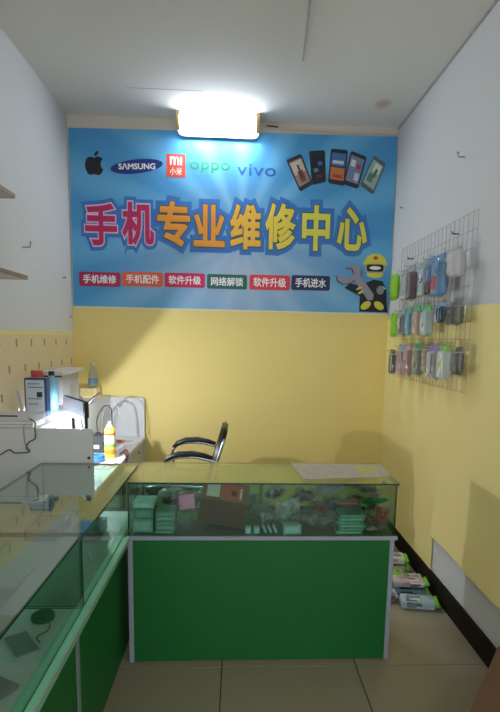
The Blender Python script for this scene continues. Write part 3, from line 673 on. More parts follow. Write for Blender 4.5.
sh = thing('printed_notice', (.53, 2.48, ZG), 'printed paper notice lying on the glass top of the green counter', 'paper')
MB().prism([(.285, 2.628), (.757, 2.622), (.733, 2.375), (.311, 2.318)], 'z', ZG + .0002, ZG + .0014).build('sheet', PS, sh)
MB().prism([(.60, 2.59), (.70, 2.585), (.695, 2.45), (.60, 2.43)], 'z', ZG + .0014, ZG + .0018).build('colour_block', mat('print_mustard', (204, 190, 110), .6, var=.2, scale=40), sh)

# ------------------------------------------------------------------ white repair desk with partitions
ZT = .71
dk = thing('repair_desk', (-1.0, 3.37, 0), 'white repair desk with raised partitions and a wall ledge behind the side counter', 'desk')
MB().box(XL + .006, 2.612, 0, -.722, 2.634, 1.032).build('front_partition', WHITE, dk, bevel=.003)
bp_ = [(XL + .006, 0.13), (-.73, .13)]
for k in range(7):
    a = math.radians(90 * k / 6); bp_.append((-.76 + .03 * math.cos(a), .99 + .03 * math.sin(a)))
bp_.append((XL + .006, 1.02))
MB().prism(bp_, 'y', 4.118, 4.14).build('back_partition', WHITE, dk)
MB().box(XL + .006, 2.634, ZT - .025, -.722, 4.118, ZT).build('desktop', WHITE, dk, bevel=.003)
MB().box(-.760, 2.64, 0, -.742, 4.11, ZT - .025).build('side_panel', LGREY, dk)
MB().box(XL + .004, 2.634, 1.01, -.99, 4.118, 1.032).build('ledge', WHITE, dk, bevel=.002)
MB().box(-1.012, 2.634, ZT, -.994, 4.118, 1.01).build('ledge_front', WHITE, dk)
for y, z in ((2.62, .885),): MB().lathe([(0, 0), (.008, 0), (.008, .004), (0, .004)], (-.742, 2.612, z), 12, (0, -1, 0)).build('screw_cap', DARKGREY, dk)
MB().lathe([(0, 0), (.012, 0), (.012, .004), (0, .004)], (-.742, 3.93, .62), 12, (1, 0, 0)).build('screw_cap', DARKGREY, dk)

# router on a flat white box
rb_ = thing('white_flat_box', (-1.13, 2.70, 1.032), 'flat white box under the router on the desk ledge', 'box')
MB().box(-1.262, 2.635, 1.032, -1.02, 2.80, 1.062).build('carton', mat('white_card', (214, 214, 214), .6, var=.04), rb_, bevel=.003)
MB().box(-1.262, 2.634, 1.046, -1.02, 2.6355, 1.049).build('lid_seam', GREY, rb_)
rt = thing('router', (-1.13, 2.71, 1.062), 'white router with raised aerial on the flat white box', 'router')
MB().prism([(-1.26, 2.655), (-1.045, 2.65), (-1.0, 2.70), (-1.01, 2.80), (-1.25, 2.81)], 'z', 1.062, 1.092).build('router_case', mat('router_white', (205, 206, 208), .4, var=.04), rt, bevel=.004, seg=2)
MB().box(-1.235, 2.651, 1.083, -1.10, 2.657, 1.091).build('vent_strip', DARKGREY, rt)
MB().tube([(-1.135, 2.79, 1.085), (-1.137, 2.80, 1.11), (-1.158, 2.81, 1.20)], .009, 8).build('aerial', LGREY, rt, smooth=True)
MB().tube([(-1.04, 2.648, 1.075), (-1.008, 2.63, 1.06), (-1.0, 2.605, 1.03), (-1.0, 2.603, .985), (-1.03, 2.603, .965), (-1.045, 2.603, .935), (-1.03, 2.603, .915), (-1.10, 2.60, .91), (-1.13, 2.60, .925), (-1.19, 2.60, .895), (-1.20, 2.60, .96), (-1.23, 2.60, 1.0)], .0032, 5, 5).build('cord', DARKGREY, rt)
MB().tube([(-1.06, 2.63, 1.05), (-1.055, 2.605, 1.03), (-1.05, 2.604, .96), (-1.03, 2.604, .925)], .002, 5, 5).build('cord', GREY, rt)

# blue-framed box
bb = thing('blue_framed_box', (-1.14, 3.05, 1.032), 'upright box with a pale printed face and blue edges on the ledge', 'box')
MB().box(-1.205, 3.01, 1.032, -1.082, 3.07, 1.25).build('box_body', mat('deep_blue', (28, 62, 112), .45, var=.08), bb, bevel=.003)
MB().box(-1.196, 3.007, 1.044, -1.094, 3.0105, 1.24).build('printed_face', mat('pale_grey_print', (176, 186, 196), .5, var=.06), bb)
for k, (z, xa, xb) in enumerate(((1.215, -1.185, -1.12), (1.195, -1.185, -1.10), (1.13, -1.185, -1.11), (1.10, -1.18, -1.13))):
    MB().box(xa, 3.0058, z, xb, 3.0072, z + .006).build('print_line', mat('print_slate', (96, 112, 134), .5, var=.1), bb)
MB().box(-1.135, 3.0056, 1.142, -1.105, 3.0072, 1.172).build('print_mark', INK, bb)
# white cabinet-like box with overhanging top
cb = thing('small_white_cabinet', (-1.2, 3.62, 1.032), 'small white cabinet with an overhanging top in the desk corner', 'cabinet')
MB().box(-1.268, 3.50, 1.032, -1.155, 3.86, 1.235).build('body', LGREY, cb, bevel=.003)
MB().box(-1.272, 3.42, 1.235, -1.125, 3.90, 1.262).build('top', WHITE, cb, bevel=.003)
MB().box(-1.195, 3.496, 1.05, -1.18, 3.501, 1.19).build('grip', GREY, cb)
MB().box(-1.262, 3.44, 1.222, -1.135, 3.446, 1.235).build('front_lip', DARKGREY, cb)
t = thing('cleaner_bottle', (-1.14, 3.28, 1.032), 'pale blue bottle with a red and black cap behind the blue-framed box', 'bottle')
MB().lathe([(0, 0), (.032, 0), (.034, .01), (.034, .17), (.02, .205), (.014, .215)], (-1.145, 3.28, 1.032), 16).build('bottle_body', mat('bottle_blue', (120, 178, 204), .35, var=.1), t, smooth=True)
MB().lathe([(0, 0), (.017, 0), (.017, .025), (0, .026)], (-1.145, 3.28, 1.247), 14).build('cap', BLACK, t)
t = thing('red_pouch', (-1.19, 3.30, 1.032), 'red soft pouch standing beside the pale blue bottle', 'pouch')
MB().pillow(.07, .24, .05, XF((-1.228, 3.27, 1.156), (0, 0, .1)), 21).build('pouch_body', mat('pouch_red', (190, 70, 66), .5, var=.1), t, smooth=True)
t = thing('cream_box', (-1.10, 3.98, 1.032), 'cream box beneath the clear bottle against the yellow wall', 'box')
MB().box(-1.165, 3.92, 1.032, -1.045, 4.03, 1.105).build('carton', mat('cream_card', (226, 206, 150), .6, var=.04), t, bevel=.002)
MB().box(-1.155, 3.9185, 1.05, -1.06, 3.92, 1.09).build('label_print', mat('cream_card_print', (214, 190, 126), .6, var=.08), t)
t = thing('clear_bottle', (-1.085, 3.985, 1.105), 'clear plastic bottle with blue label standing on the cream box', 'bottle')
MB().lathe([(0, 0), (.032, 0), (.035, .008), (.035, .10), (.03, .12), (.012, .155), (.012, .17)], (-1.085, 3.985, 1.105), 16).build('bottle_body', CLEARBOTTLE, t, smooth=True)
MB().lathe([(.0352, .03), (.0356, .03), (.0356, .07), (.0352, .07)], (-1.085, 3.985, 1.105), 16).build('bottle_label', mat('bottle_label', (120, 160, 190), .5, var=.15, scale=40), t)
MB().lathe([(0, 0), (.014, 0), (.014, .016), (0, .017)], (-1.085, 3.985, 1.275), 12).build('cap', LGREY, t)

# small display on a stem, standing on the desk
mo = thing('bench_display', (-.93, 2.98, ZT), 'small bench display on a dark stem above the white partition', 'display')
c0 = Vector((-1.022, 3.10, 0)); c1 = Vector((-.824, 2.85, 0)); dv = (c1 - c0).normalized(); nv = Vector((-dv.y, dv.x, 0)); nv = nv if nv.y > 0 else -nv
def quad_plate(name, M, z00, z01, z10, z11, a, b, o0, o1):
    p = lambda s, z, o: c0 + (c1 - c0) * s + nv * o + Vector((0, 0, z))
    vs = [p(a, z00, o0), p(b, z10, o0), p(b, z11, o0), p(a, z01, o0), p(a, z00, o1), p(b, z10, o1), p(b, z11, o1), p(a, z01, o1)]
    return MB().add(vs, [(0, 1, 2, 3), (7, 6, 5, 4), (0, 4, 5, 1), (1, 5, 6, 2), (2, 6, 7, 3), (3, 7, 4, 0)]).build(name, M, mo)
quad_plate('back_cover', mat('steel_blue_plastic', (196, 206, 222), .35, var=.1), 1.062, 1.14, 1.052, 1.133, 0, .95, 0, .012)
quad_plate('bezel', BLACK, 1.060, 1.145, 1.050, 1.138, -.02, 1.02, .012, .020)
quad_plate('side_edge', BLACK, 1.0, 1.134, .990, 1.136, .955, 1.02, -.004, .012)
MB().tube([(-.93, 2.985, ZT), (-.93, 2.985, .90), (-.925, 2.975, 1.03)], .012, 10).build('stem', BLACK, mo, smooth=True)
MB().lathe([(0, 0), (.05, 0), (.05, .01), (.015, .018), (0, .018)], (-.93, 2.985, ZT), 18).build('foot', BLACK, mo)

# bench lamp: a tilted plate shade with a bulb beneath, on a thin bent arm
Lp = Vector((-.885, 3.055, 1.060)); nn = Vector((.757, .072, -.648)).normalized(); wv = Vector((.65, 0, .757)); wv = (wv - nn * wv.dot(nn)).normalized(); uv = nn.cross(wv)
if uv.y < 0: uv = -uv
bl = thing('bench_lamp', (-.90, 3.30, ZT), 'lit bench lamp with a tilted shade behind the small display', 'lamp')
xf = Matrix.Translation(Lp) @ Matrix((uv, wv, nn)).transposed().to_4x4()
MB().box(-.03, -.010, -.018, .18, .095, -.0115, 0, xf).build('shade', DARKGREY, bl, bevel=.002)
MB().lathe([(0.0005, -.009), (.006, -.0068), (.009, 0), (.006, .0068), (.0005, .009)], Lp, 12).build('bulb', emit('bulb_glow', (240, 246, 255), BULB_STRENGTH), bl, smooth=True)
MB().tube([tuple(Lp - nn * .020 + wv * .02), tuple(Lp - nn * .05 + wv * .03 + uv * .04), (-.95, 3.20, 1.12), (-.965, 3.27, 1.0), (-.955, 3.32, .85), (-.95, 3.33, ZT + .01)], .005, 8, 6).build('arm', GREY, bl, smooth=True)
MB().lathe([(0, 0), (.045, 0), (.045, .012), (.012, .02), (0, .02)], (-.95, 3.33, ZT), 18).build('foot', DARKGREY, bl)
# things on the desk
t = thing('spray_can', (-.815, 3.36, ZT), 'yellow spray can with white nozzle standing on the desk', 'spray can')
cx, cy = -.818, 3.36
MB().lathe([(0, 0), (.033, 0), (.035, .004), (.035, .185), (.033, .19), (.024, .205)], (cx, cy, ZT), 20).build('can_body', mat('can_yellow', (232, 204, 70), .3, var=.08), t, smooth=True)
for z, h, c in ((.03, .03, (216, 130, 50)), (.075, .02, (120, 170, 90)), (.10, .05, (236, 226, 190)), (.155, .012, (214, 70, 52))):
    MB().lathe([(.0352, z), (.0358, z), (.0358, z + h), (.0352, z + h)], (cx, cy, ZT), 20).build('label_band', mat('can_band_%d' % int(z * 1000), c, .35, var=.25, scale=45), t, smooth=False)
MB().lathe([(0, 0), (.022, 0), (.018, .012), (.009, .02), (.009, .034), (0, .036)], (cx, cy, ZT + .204), 14).build('nozzle', mat('can_cap', (224, 224, 226), .4, var=.03), t, smooth=True)
t = thing('tape_roll', (-.86, 3.21, ZT), 'blue roll of tape lying before the spray can', 'tape')
tp = [(.026, .005), (.048, .005), (.050, .0), (.050, .035), (.026, .035)]
mb = MB(); n = 24; vs = []; fs = []
for k in range(n):
    a = 2 * math.pi * k / n
    for r, z in ((.028, 0), (.05, 0), (.05, .035), (.028, .035)): vs.append((-.872 + r * math.cos(a), 3.235 + r * math.sin(a), ZT + .012 + z))
for k in range(n):
    for q in range(4): fs.append((k * 4 + q, k * 4 + (q + 1) % 4, ((k + 1) % n) * 4 + (q + 1) % 4, ((k + 1) % n) * 4 + q))
mb.add(vs, fs).build('tape_ring', mat('tape_blue', (50, 110, 196), .4, var=.1), t)
t = thing('parts_tray', (-.84, 3.15, ZT), 'white paper mat with red scraps under the blue tape', 'mat')
MB().box(-.955, 3.06, ZT, -.745, 3.275, ZT + .006).build('mat_sheet', mat('mat_white', (222, 218, 222), .6, var=.06, scale=25), t)
for k in range(7):
    MB().cbox((-.93 + .028 * k, 3.12 + .02 * math.sin(k * 2.1), ZT + .0085), (.022, .012, .005), (0, 0, k)).build('scrap', mat('scrap_%d' % (k % 3), [(206, 60, 80), (230, 160, 170), (90, 60, 80)][k % 3], .5, var=.1), t)
t = thing('rework_station', (-.92, 3.58, ZT), 'dark grey box-shaped rework station with a white label behind the spray can', 'tool')
MB().box(-.985, 3.50, ZT, -.86, 3.66, ZT + .115).build('housing', DARKGREY, t, bevel=.006, seg=2)
MB().box(-.965, 3.497, ZT + .03, -.925, 3.501, ZT + .055).build('white_label', PRINTW, t)
MB().lathe([(0, 0), (.014, 0), (.012, .012), (0, .012)], (-.89, 3.50, ZT + .07), 14, (0, -1, 0)).build('knob', BLACK, t)
MB().tube([(-.95, 3.58, ZT + .115), (-.955, 3.58, ZT + .22), (-.90, 3.56, ZT + .31), (-.85, 3.54, ZT + .30), (-.84, 3.52, ZT + .22), (-.835, 3.50, ZT + .10)], .0035, 6, 6).build('cord', BLACK, t)
MB().tube([(-.93, 3.60, ZT + .115), (-.92, 3.60, ZT + .25), (-.87, 3.58, ZT + .33), (-.81, 3.57, ZT + .30), (-.80, 3.56, ZT + .19)], .003, 6, 6).build('cord', GREY, t)
t = thing('soldering_iron', (-.85, 3.85, ZT), 'orange-handled soldering iron lying by the back partition', 'tool')
MB().tube([(-.92, 3.86, ZT + .011), (-.83, 3.87, ZT + .011)], .010, 10).build('handle', mat('handle_orange', (206, 110, 60), .45, var=.1), t)
MB().tube([(-.83, 3.87, ZT + .011), (-.77, 3.875, ZT + .008)], [.004, .002], 8).build('tip', CHROME, t)
t = thing('parts_dish', (-.93, 3.80, ZT), 'shallow tan dish of small parts beside the rework station', 'dish')
MB().lathe([(0, 0), (.05, 0), (.065, .025), (.061, .025), (.047, .005), (0, .005)], (-.93, 3.77, ZT), 20).build('dish', mat('dish_tan', (206, 160, 120), .5, var=.08), t)
MB().cbox((-.93, 3.77, ZT + .012), (.05, .02, .014), (0, 0, .5)).build('small_part', mat('part_red', (190, 60, 50), .5, var=.1), t)
t = thing('test_leads', (-.78, 3.30, ZT), 'black and red test leads trailing over the desk edge', 'cable')
for k, (c, dx) in enumerate(((BLACK, 0), (mat('lead_red', (120, 28, 34), .5, var=.1), .015), (BLACK, .03))):
    MB().tube([(-.775 + .004 * k, 3.44 + .03 * k, ZT + .006), (-.745, 3.42 + .03 * k, ZT + .03), (-.722 + .004 * k, 3.38 + .02 * k, ZT + .012), (-.713, 3.34 - .02 * k, ZT - .06), (-.712, 3.30 - .04 * k, ZT - .14), (-.711, 3.28 - .03 * k, ZT - .30)], .004, 6, 6).build('lead', c, t)

# ------------------------------------------------------------------ swivel chair facing the desk
ch = thing('swivel_chair', (-.30, 3.36, 0), 'black swivel armchair with curved chrome arms behind the green counter', 'chair')
def rounded_pad(x0, x1, y0, y1, z0, z1, name, M, tilt=None):
    mb = MB(); mb.box(x0, y0, z0, x1, y1, z1, 0, tilt); return mb.build(name, M, ch, bevel=.018, seg=3, smooth=True)
rounded_pad(-.56, -.12, 3.15, 3.57, .52, .60, 'seat', LEATHER)
MB().tube([(-.14, 3.14, .575), (-.45, 3.135, .59), (-.57, 3.17, .57), (-.585, 3.36, .565), (-.57, 3.55, .57), (-.45, 3.585, .59), (-.14, 3.58, .575)], .009, 8, 6).build('seat_rim', CHROME, ch, smooth=True)
tl = Matrix.Translation((-.165, 3.36, .62)) @ Euler((0, math.radians(16), 0)).to_matrix().to_4x4()
rounded_pad(-.018, .022, -.19, .20, -.05, .33, 'backrest', LEATHER, tl)
for y in (3.135, 3.585):
    MB().tube([(-.115, y, .735), (-.16, y, .752), (-.26, y, .772), (-.36, y, .768), (-.42, y, .745), (-.445, y, .70), (-.435, y, .62), (-.42, y, .53), (-.38, y, .47), (-.15, y, .455)], .010, 8, 5).build('arm_tube', CHROME, ch, smooth=True)
    pts = [(-.145, y, .768), (-.2, y, .782), (-.27, y, .792), (-.35, y, .788), (-.41, y, .766), (-.44, y, .735)]
    MB().tube(pts, [.010, .017, .020, .020, .017, .010], 8).build('arm_pad', BLACK, ch, smooth=True)
    MB().tube([(-.13, y, .56), (-.145, y, .64), (-.112, y + (.02 if y < 3.3 else -.02), .76), (-.075, y + (.03 if y < 3.3 else -.03), .88)], .010, 8, 4).build('back_tube', CHROME, ch, smooth=True)
MB().tube([(-.32, 3.36, .525), (-.32, 3.36, .30)], .025, 12).build('gas_lift', CHROME, ch)
MB().tube([(-.32, 3.36, .30), (-.32, 3.36, .08)], .033, 12).build('column', BLACK, ch)
for k in range(5):
    a = 2 * math.pi * k / 5 + .3; ex, ey = -.32 + .24 * math.cos(a), 3.36 + .24 * math.sin(a)
    l = MB().tube([(-.32, 3.36, .11), (ex, ey, .075)], [.022, .015], 8).build('leg', BLACK, ch)
    MB().lathe([(0, -.012), (.027, -.012), (.027, .012), (0, .012)], (ex, ey, .028), 14, (-math.sin(a), math.cos(a), 0)).build('caster', BLACK, l)
    MB().tube([(ex, ey, .03), (ex, ey, .075)], .006, 6).build('caster_stem', CHROME, l)

# ------------------------------------------------------------------ shelves on the left wall
SHB = mat('shelf_brown', (150, 128, 104), .5, var=.1); SHU = mat('shelf_pale', (196, 190, 184), .5, var=.05)
for z, ye, lab in ((2.125, 2.62, 'upper pale wall shelf with brown front edge'), (1.766, 2.73, 'lower pale wall shelf with brown front edge')):
    t = thing('wall_shelf', (-1.16, 1.6, z), lab, 'shelf', 'shelves on the left wall')
    MB().box(XL, .6, z, -1.058, ye - .004, z + .018).build('board', SHU, t)
    MB().box(-1.058, .6, z - .001, -1.05, ye, z + .019).build('edge_strip', SHB, t)
    MB().box(XL, ye - .004, z - .001, -1.058, ye, z + .019).build('end_strip', mat('shelf_dark', (74, 60, 52), .6, var=.1), t)

# ------------------------------------------------------------------ wire grid rack on the right wall
RX = XR - .03
rk = thing('wire_grid_rack', (RX, 3.2, 1.245), 'wire grid rack of hanging phone packs on the right wall', 'rack')
ya, yb, za, zb = 2.60, 3.80, 1.245, 2.148
mb = MB().tube([(0, 0, 0), (0, 0, zb - za)], .0012, 5); o = mb.build('wire', WIREMAT, rk, loc=(0, 0, 0)); mv = o.data
bpy.data.objects.remove(o)
mb = MB().tube([(0, 0, 0), (0, yb - ya, 0)], .0012, 5); o = mb.build('wire', WIREMAT, rk, loc=(0, 0, 0)); mh = o.data
bpy.data.objects.remove(o)
for k in range(22):
    o = bpy.data.objects.new('wire', mv); link(o, rk, (RX, ya + (yb - ya) * k / 21, za))
for k in range(11):
    o = bpy.data.objects.new('wire', mh); link(o, rk, (RX - .004, ya, za + (zb - za) * k / 10))
for y, z in ((2.882, 2.084), (3.62, 2.06), (2.9, 1.335), (3.7, 1.335)):
    MB().tube([(XR - .004, y, z), (RX - .012, y, z), (RX - .016, y, z + .012)], .004, 6).build('wall_peg', DARKGREY, rk)
def hook(y, z, ln=.09):
    MB().tube([(RX - .005, y, z - .02), (RX - .006, y, z), (RX - ln, y, z), (RX - ln - .008, y, z + .012)], .0022, 5).build('hook', CHROME, rk)

def wall_pack(y, zt, zb_, w, th, col, card, label, xin=.045, fm=None, seed=1, rz=0.0, kind='phone_case_pack', cat='pack', extra=None):
    """a pack on a hook: clear sleeve, case inside, coloured header card with hang hole"""
    w *= 1.22; th *= 1.15; y -= .025
    if zt > 2.0: zt -= .045
    h = zt - zb_; x = RX - xin
    t = thing(kind, (x, y, zb_), label, cat, 'packs on the wire grid rack')
    xf = XF((x, y, (zt + zb_) / 2), (0, 0, math.radians(-90) + rz))
    MB().pillow(w, h, th, xf, seed, 6, 8, .10).build('sleeve', fm or CLEARBAG, t, smooth=True)
    MB().box(-w * .38, -th * .36, -h * .44, w * .38, th * .36, h * .30, 0, xf).build('case', mat('pc_%d_%d_%d' % col, col, .45, var=.2, scale=22), t, bevel=.005, seg=2)
    if card: MB().box(-w * .46, -.0035, h * .33, w * .46, .0035, h * .5, 0, xf).build('header_card', mat('hc_%d_%d_%d' % card, card, .5, var=.1), t)
    if extra:
        for (u0, v0, u1, v1, c) in extra: MB().box(u0 * w, -th * .36 - .0012, v0 * h, u1 * w, th * .36 + .0012, v1 * h, 0, xf).build('print_block', mat('pb_%d_%d_%d' % c, c, .5, var=.1), t)
    rg = random.Random(seed * 17)
    for q in range(4):
        k = rg.choice((-60, -40, 45, 60)); c2 = tuple(max(15, min(250, v + k + rg.randint(-25, 25))) for v in col)
        u0 = rg.uniform(-.36, .1); v0 = rg.uniform(-.42, .1); e = .0006 + .0005 * q
        MB().box(u0 * w, -th * .36 - e, v0 * h, (u0 + rg.uniform(.1, .24)) * w, th * .36 + e, (v0 + rg.uniform(.06, .2)) * h, 0, xf).build('case_print', mat('cp_%d_%d_%d' % c2, c2, .45, var=.1), t)
    hook(y, zt - .012, xin + th / 2 + .02)
    return t
LIME = (140, 196, 44)
T_ = ' hanging in the top row of the wire rack'; M_ = ' hanging in the middle row of the wire rack'; B_ = ' hanging in the bottom row of the wire rack'
LG = mat('lime_sleeve', LIME, .4, var=.15, scale=15)
wall_pack(3.80, 2.02, 1.79, .11, .05, (128, 186, 40), (150, 204, 60), 'lime green pack' + T_, .05, LG, 1)
wall_pack(3.57, 2.02, 1.775, .10, .035, (206, 206, 210), None, 'plain white pack beside the lime one' + T_, .05, MILKBAG, 2)
wall_pack(3.40, 2.03, 1.755, .10, .045, (96, 62, 70), (180, 170, 170), 'dark maroon striped pack' + T_, .06, None, 3, extra=[(-.1, -.4, .0, .28, (170, 150, 150))])
wall_pack(3.235, 2.025, 1.77, .09, .03, (200, 206, 200), (170, 190, 170), 'whitish pack with pale sage card' + T_, .05, None, 4, extra=[(-.3, -.1, .3, .05, (40, 56, 70))])
wall_pack(3.09, 2.03, 1.76, .09, .045, (70, 110, 160), (96, 150, 196), 'blue and black pack' + T_, .05, None, 5, extra=[(-.36, -.42, .36, -.1, (84, 40, 52))])
wall_pack(2.93, 2.025, 1.745, .12, .07, (104, 150, 192), (110, 160, 204), 'large sky blue pack with red panel in the top row of the wire rack', .06, None, 6, extra=[(-.36, -.32, .2, .0, (190, 44, 56))])
wall_pack(2.715, 2.02, 1.83, .08, .075, (206, 204, 206), (120, 116, 116), 'white boxy pack with grey card' + T_, .06, mat('white_sleeve', (196, 194, 196), .5, var=.05), 7)
wall_pack(3.75, 1.70, 1.53, .10, .04, (134, 186, 60), LIME, 'lime green pack' + M_, .055, LG, 8)
wall_pack(3.58, 1.715, 1.53, .10, .05, (150, 160, 164), (170, 180, 180), 'clear grey pack with dark specks' + M_, .05, None, 9, extra=[(.15, -.35, .34, .2, (70, 74, 80))])
wall_pack(3.41, 1.72, 1.537, .085, .03, (86, 166, 196), (90, 190, 130), 'turquoise pack' + M_, .06, None, 10)
wall_pack(3.265, 1.723, 1.537, .10, .045, (206, 170, 156), (90, 196, 110), 'salmon pack with green card' + M_, .055, None, 11)
wall_pack(3.085, 1.712, 1.53, .11, .055, (186, 206, 204), (110, 206, 110), 'pale aqua pack with green card' + M_, .06, None, 12)
wall_pack(2.86, 1.712, 1.60, .11, .06, (120, 152, 186), (150, 190, 220), 'short blue-grey pack' + M_, .06, None, 13, extra=[(-.3, -.4, .1, -.1, (190, 196, 206))])
t = wall_pack(2.69, 1.706, 1.585, .11, .07, (84, 84, 80), (120, 116, 110), 'short pack with a coiled black cable' + M_, .06, None, 14)
mb = MB(); vs = [];
coil = [(RX - .105 - .001 * k, 2.69 + .035 * math.cos(k * .5), 1.642 + .04 * math.sin(k * .5)) for k in range(28)]
MB().tube(coil, .0035, 5).build('coiled_cable', BLACK, t)
wall_pack(3.76, 1.44, 1.26, .09, .035, (70, 64, 66), (40, 38, 40), 'black and clear pack' + B_, .05, None, 15, extra=[(.1, -.35, .3, .25, (210, 206, 206))])
wall_pack(3.55, 1.475, 1.27, .11, .045, (176, 150, 178), (110, 170, 206), 'pink and lilac pack with blue card' + B_, .05, None, 16)
wall_pack(3.37, 1.485, 1.275, .09, .045, (186, 140, 150), (200, 150, 190), 'rose pack with lilac card' + B_, .065, None, 17)
wall_pack(3.23, 1.49, 1.285, .11, .05, (130, 140, 128), (60, 160, 100), 'grey-green pack with emerald card' + B_, .05, None, 18)
wall_pack(3.08, 1.487, 1.315, .08, .03, (150, 142, 130), (130, 110, 100), 'small taupe pack' + B_, .055, None, 19)
wall_pack(2.93, 1.485, 1.287, .12, .06, (186, 182, 190), (150, 120, 196), 'wide silver pack with violet card' + B_, .06, None, 20, extra=[(.1, -.3, .3, .25, (96, 88, 104))])
wall_pack(2.74, 1.488, 1.30, .11, .06, (204, 208, 204), (120, 206, 60), 'white pack with bright lime card' + B_, .075, None, 21, extra=[(-.2, -.12, .1, .02, (150, 200, 90))])
wall_pack(2.625, 1.477, 1.33, .06, .045, (70, 68, 70), (90, 86, 90), 'narrow charcoal pack at the rack edge' + B_, .05, None, 22)

# ------------------------------------------------------------------ packs on the floor behind the counter
def floor_pack(c, d, rz, col, lime, label, seed, purple=False):
    t = thing('floor_pack', (c[0], c[1], c[2]), label, 'pack', 'packs piled on the floor')
    xf = XF((c[0], c[1], c[2] + d[2] / 2), (0, 0, rz))
    mb = MB(); mb.box(-d[0] * .46, -d[1] * .44, -d[2] * .42, d[0] * .40, d[1] * .44, d[2] * .40, 0, xf); mb.build('case', mat('fp_%d_%d_%d' % col, col, .4, var=.3, scale=18), t, bevel=.006, seg=2)
    rg = random.Random(seed)
    for q in range(5):
        k = rg.choice((-90, -70, -50, 40)); c2 = tuple(max(12, min(250, v + k + rg.randint(-20, 20))) for v in col)
        u0 = rg.uniform(-.42, .1); v0 = rg.uniform(-.4, .05); e = .0006 + .0006 * q
        mb = MB(); mb.box(u0 * d[0], v0 * d[1], -d[2] * .42 - e, (u0 + rg.uniform(.12, .28)) * d[0], (v0 + rg.uniform(.15, .35)) * d[1], d[2] * .40 + e, 0, xf)
        mb.build('case_print', mat('cp_%d_%d_%d' % c2, c2, .45, var=.1), t); mb = MB()
        mb.box(u0 * d[0], -d[1] * .44 - e, rg.uniform(-.35, 0) * d[2], (u0 + rg.uniform(.15, .4)) * d[0], -d[1] * .44 + .002, rg.uniform(.05, .3) * d[2], 0, xf)
        mb.build('case_print', mat('cp_%d_%d_%d' % c2, c2, .45, var=.1), t)
    xp = xf @ Euler((math.radians(90), 0, 0)).to_matrix().to_4x4()
    MB().pillow(d[0], d[1], d[2], xp, seed, 8, 6, .08).build('sleeve', CLEARBAG, t, smooth=True)
    xh = xf @ Matrix.Translation((d[0] * .5, 0, 0)) @ Euler((math.radians(90), 0, math.radians(90))).to_matrix().to_4x4()
    MB().pillow(d[1] * .95, .03, d[2] * .9, xf @ Matrix.Translation((d[0] * .46, 0, 0)) @ Euler((0, math.radians(90), 0)).to_matrix().to_4x4() @ Euler((0, 0, math.radians(90))).to_matrix().to_4x4(), seed + 5, 5, 4, .3).build('header_card', mat('floor_lime', (120, 200, 50), .45, var=.15) if lime else LGREY, t, smooth=True)
    if purple: MB().cbox(xf @ Vector((-d[0] * .47, 0, 0)), (.012, d[1] * .7, d[2] * .7), (0, 0, rz)).build('end_tab', mat('purple_tab', (130, 90, 170), .5, var=.1), t)
    return t
floor_pack((1.05, 2.745, .001), (.215, .115, .055), -.14, (178, 200, 206), True, 'silver-blue phone case pack with lime end lying alone at the front of the floor pile', 31)
floor_pack((1.045, 2.90, 0), (.22, .115, .048), -.08, (120, 160, 170), True, 'blue-green pack with purple tab under the pink printed pack', 32, True)
floor_pack((1.045, 2.90, .056), (.21, .11, .042), -.10, (206, 186, 182), True, 'pale pack with pink print on top of the blue-green pack', 33)
floor_pack((.885, 2.84, 0), (.10, .13, .06), .2, (150, 146, 160), False, 'grey pack tucked against the counter side on the floor', 34)
floor_pack((.955, 3.02, 0), (.12, .10, .085), .3, (150, 206, 90), True, 'bulging lime pack between the stacked packs and the counter', 35)
floor_pack((1.09, 3.04, 0), (.16, .11, .05), -.05, (206, 196, 176), False, 'cream pack under the white leafy pack on the floor', 36)
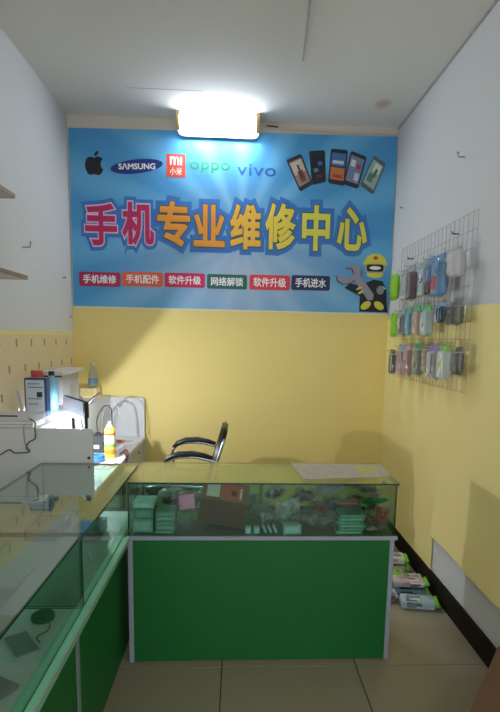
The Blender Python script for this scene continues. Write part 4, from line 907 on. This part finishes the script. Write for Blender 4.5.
floor_pack((1.02, 3.20, 0), (.22, .12, .06), -.05, (196, 196, 150), True, 'beige pack with lime end at the bottom behind the cream pack', 37)
floor_pack((1.02, 3.20, .070), (.21, .12, .05), -.15, (214, 218, 210), True, 'white pack with leafy print and lime end on the beige pack', 38)
floor_pack((1.00, 3.42, 0), (.2, .11, .05), 0, (60, 110, 96), False, 'dark teal pack deep behind the counter', 39)
floor_pack((1.00, 3.42, .060), (.18, .11, .04), .1, (150, 190, 186), False, 'pale teal pack on the dark teal one', 40)
floor_pack((.98, 3.60, 0), (.2, .12, .12), 0, (196, 180, 176), False, 'tall blush pack by the brown baseboard', 41)

# ------------------------------------------------------------------ carton by the right wall
cz = .40; u = Vector((-.608, -.793, 0)); v = Vector((.793, -.608, 0)); o0 = Vector((.962, 1.712, 0))
cr = thing('cardboard_carton', o0 + u * .22 + v * .13, 'plain brown cardboard carton on the floor against the right wall', 'carton')
mb = MB(); LU, LV = .44, .255
def Q(a, b, z): return o0 + u * a + v * b + Vector((0, 0, z))
t_ = .006
for (a0, b0, a1, b1) in ((0, 0, LU, t_), (0, LV - t_, LU, LV), (0, t_, t_, LV - t_), (LU - t_, t_, LU, LV - t_)):
    MB().add([Q(a0, b0, 0), Q(a1, b0, 0), Q(a1, b1, 0), Q(a0, b1, 0), Q(a0, b0, cz), Q(a1, b0, cz), Q(a1, b1, cz), Q(a0, b1, cz)], [(0, 3, 2, 1), (4, 5, 6, 7), (0, 1, 5, 4), (1, 2, 6, 5), (2, 3, 7, 6), (3, 0, 4, 7)]).build('wall_panel', CARTON, cr)
for (b0, b1, z1) in ((0, LV / 2 - .002, cz + .012), (LV, LV / 2 + .002, cz + .006)):
    MB().add([Q(0, b0, cz), Q(LU, b0, cz), Q(LU, b1, z1), Q(0, b1, z1), Q(0, b0, cz + t_), Q(LU, b0, cz + t_), Q(LU, b1, z1 + t_), Q(0, b1, z1 + t_)], [(0, 3, 2, 1), (4, 5, 6, 7), (0, 1, 5, 4), (1, 2, 6, 5), (2, 3, 7, 6), (3, 0, 4, 7)]).build('flap', CARTON, cr)
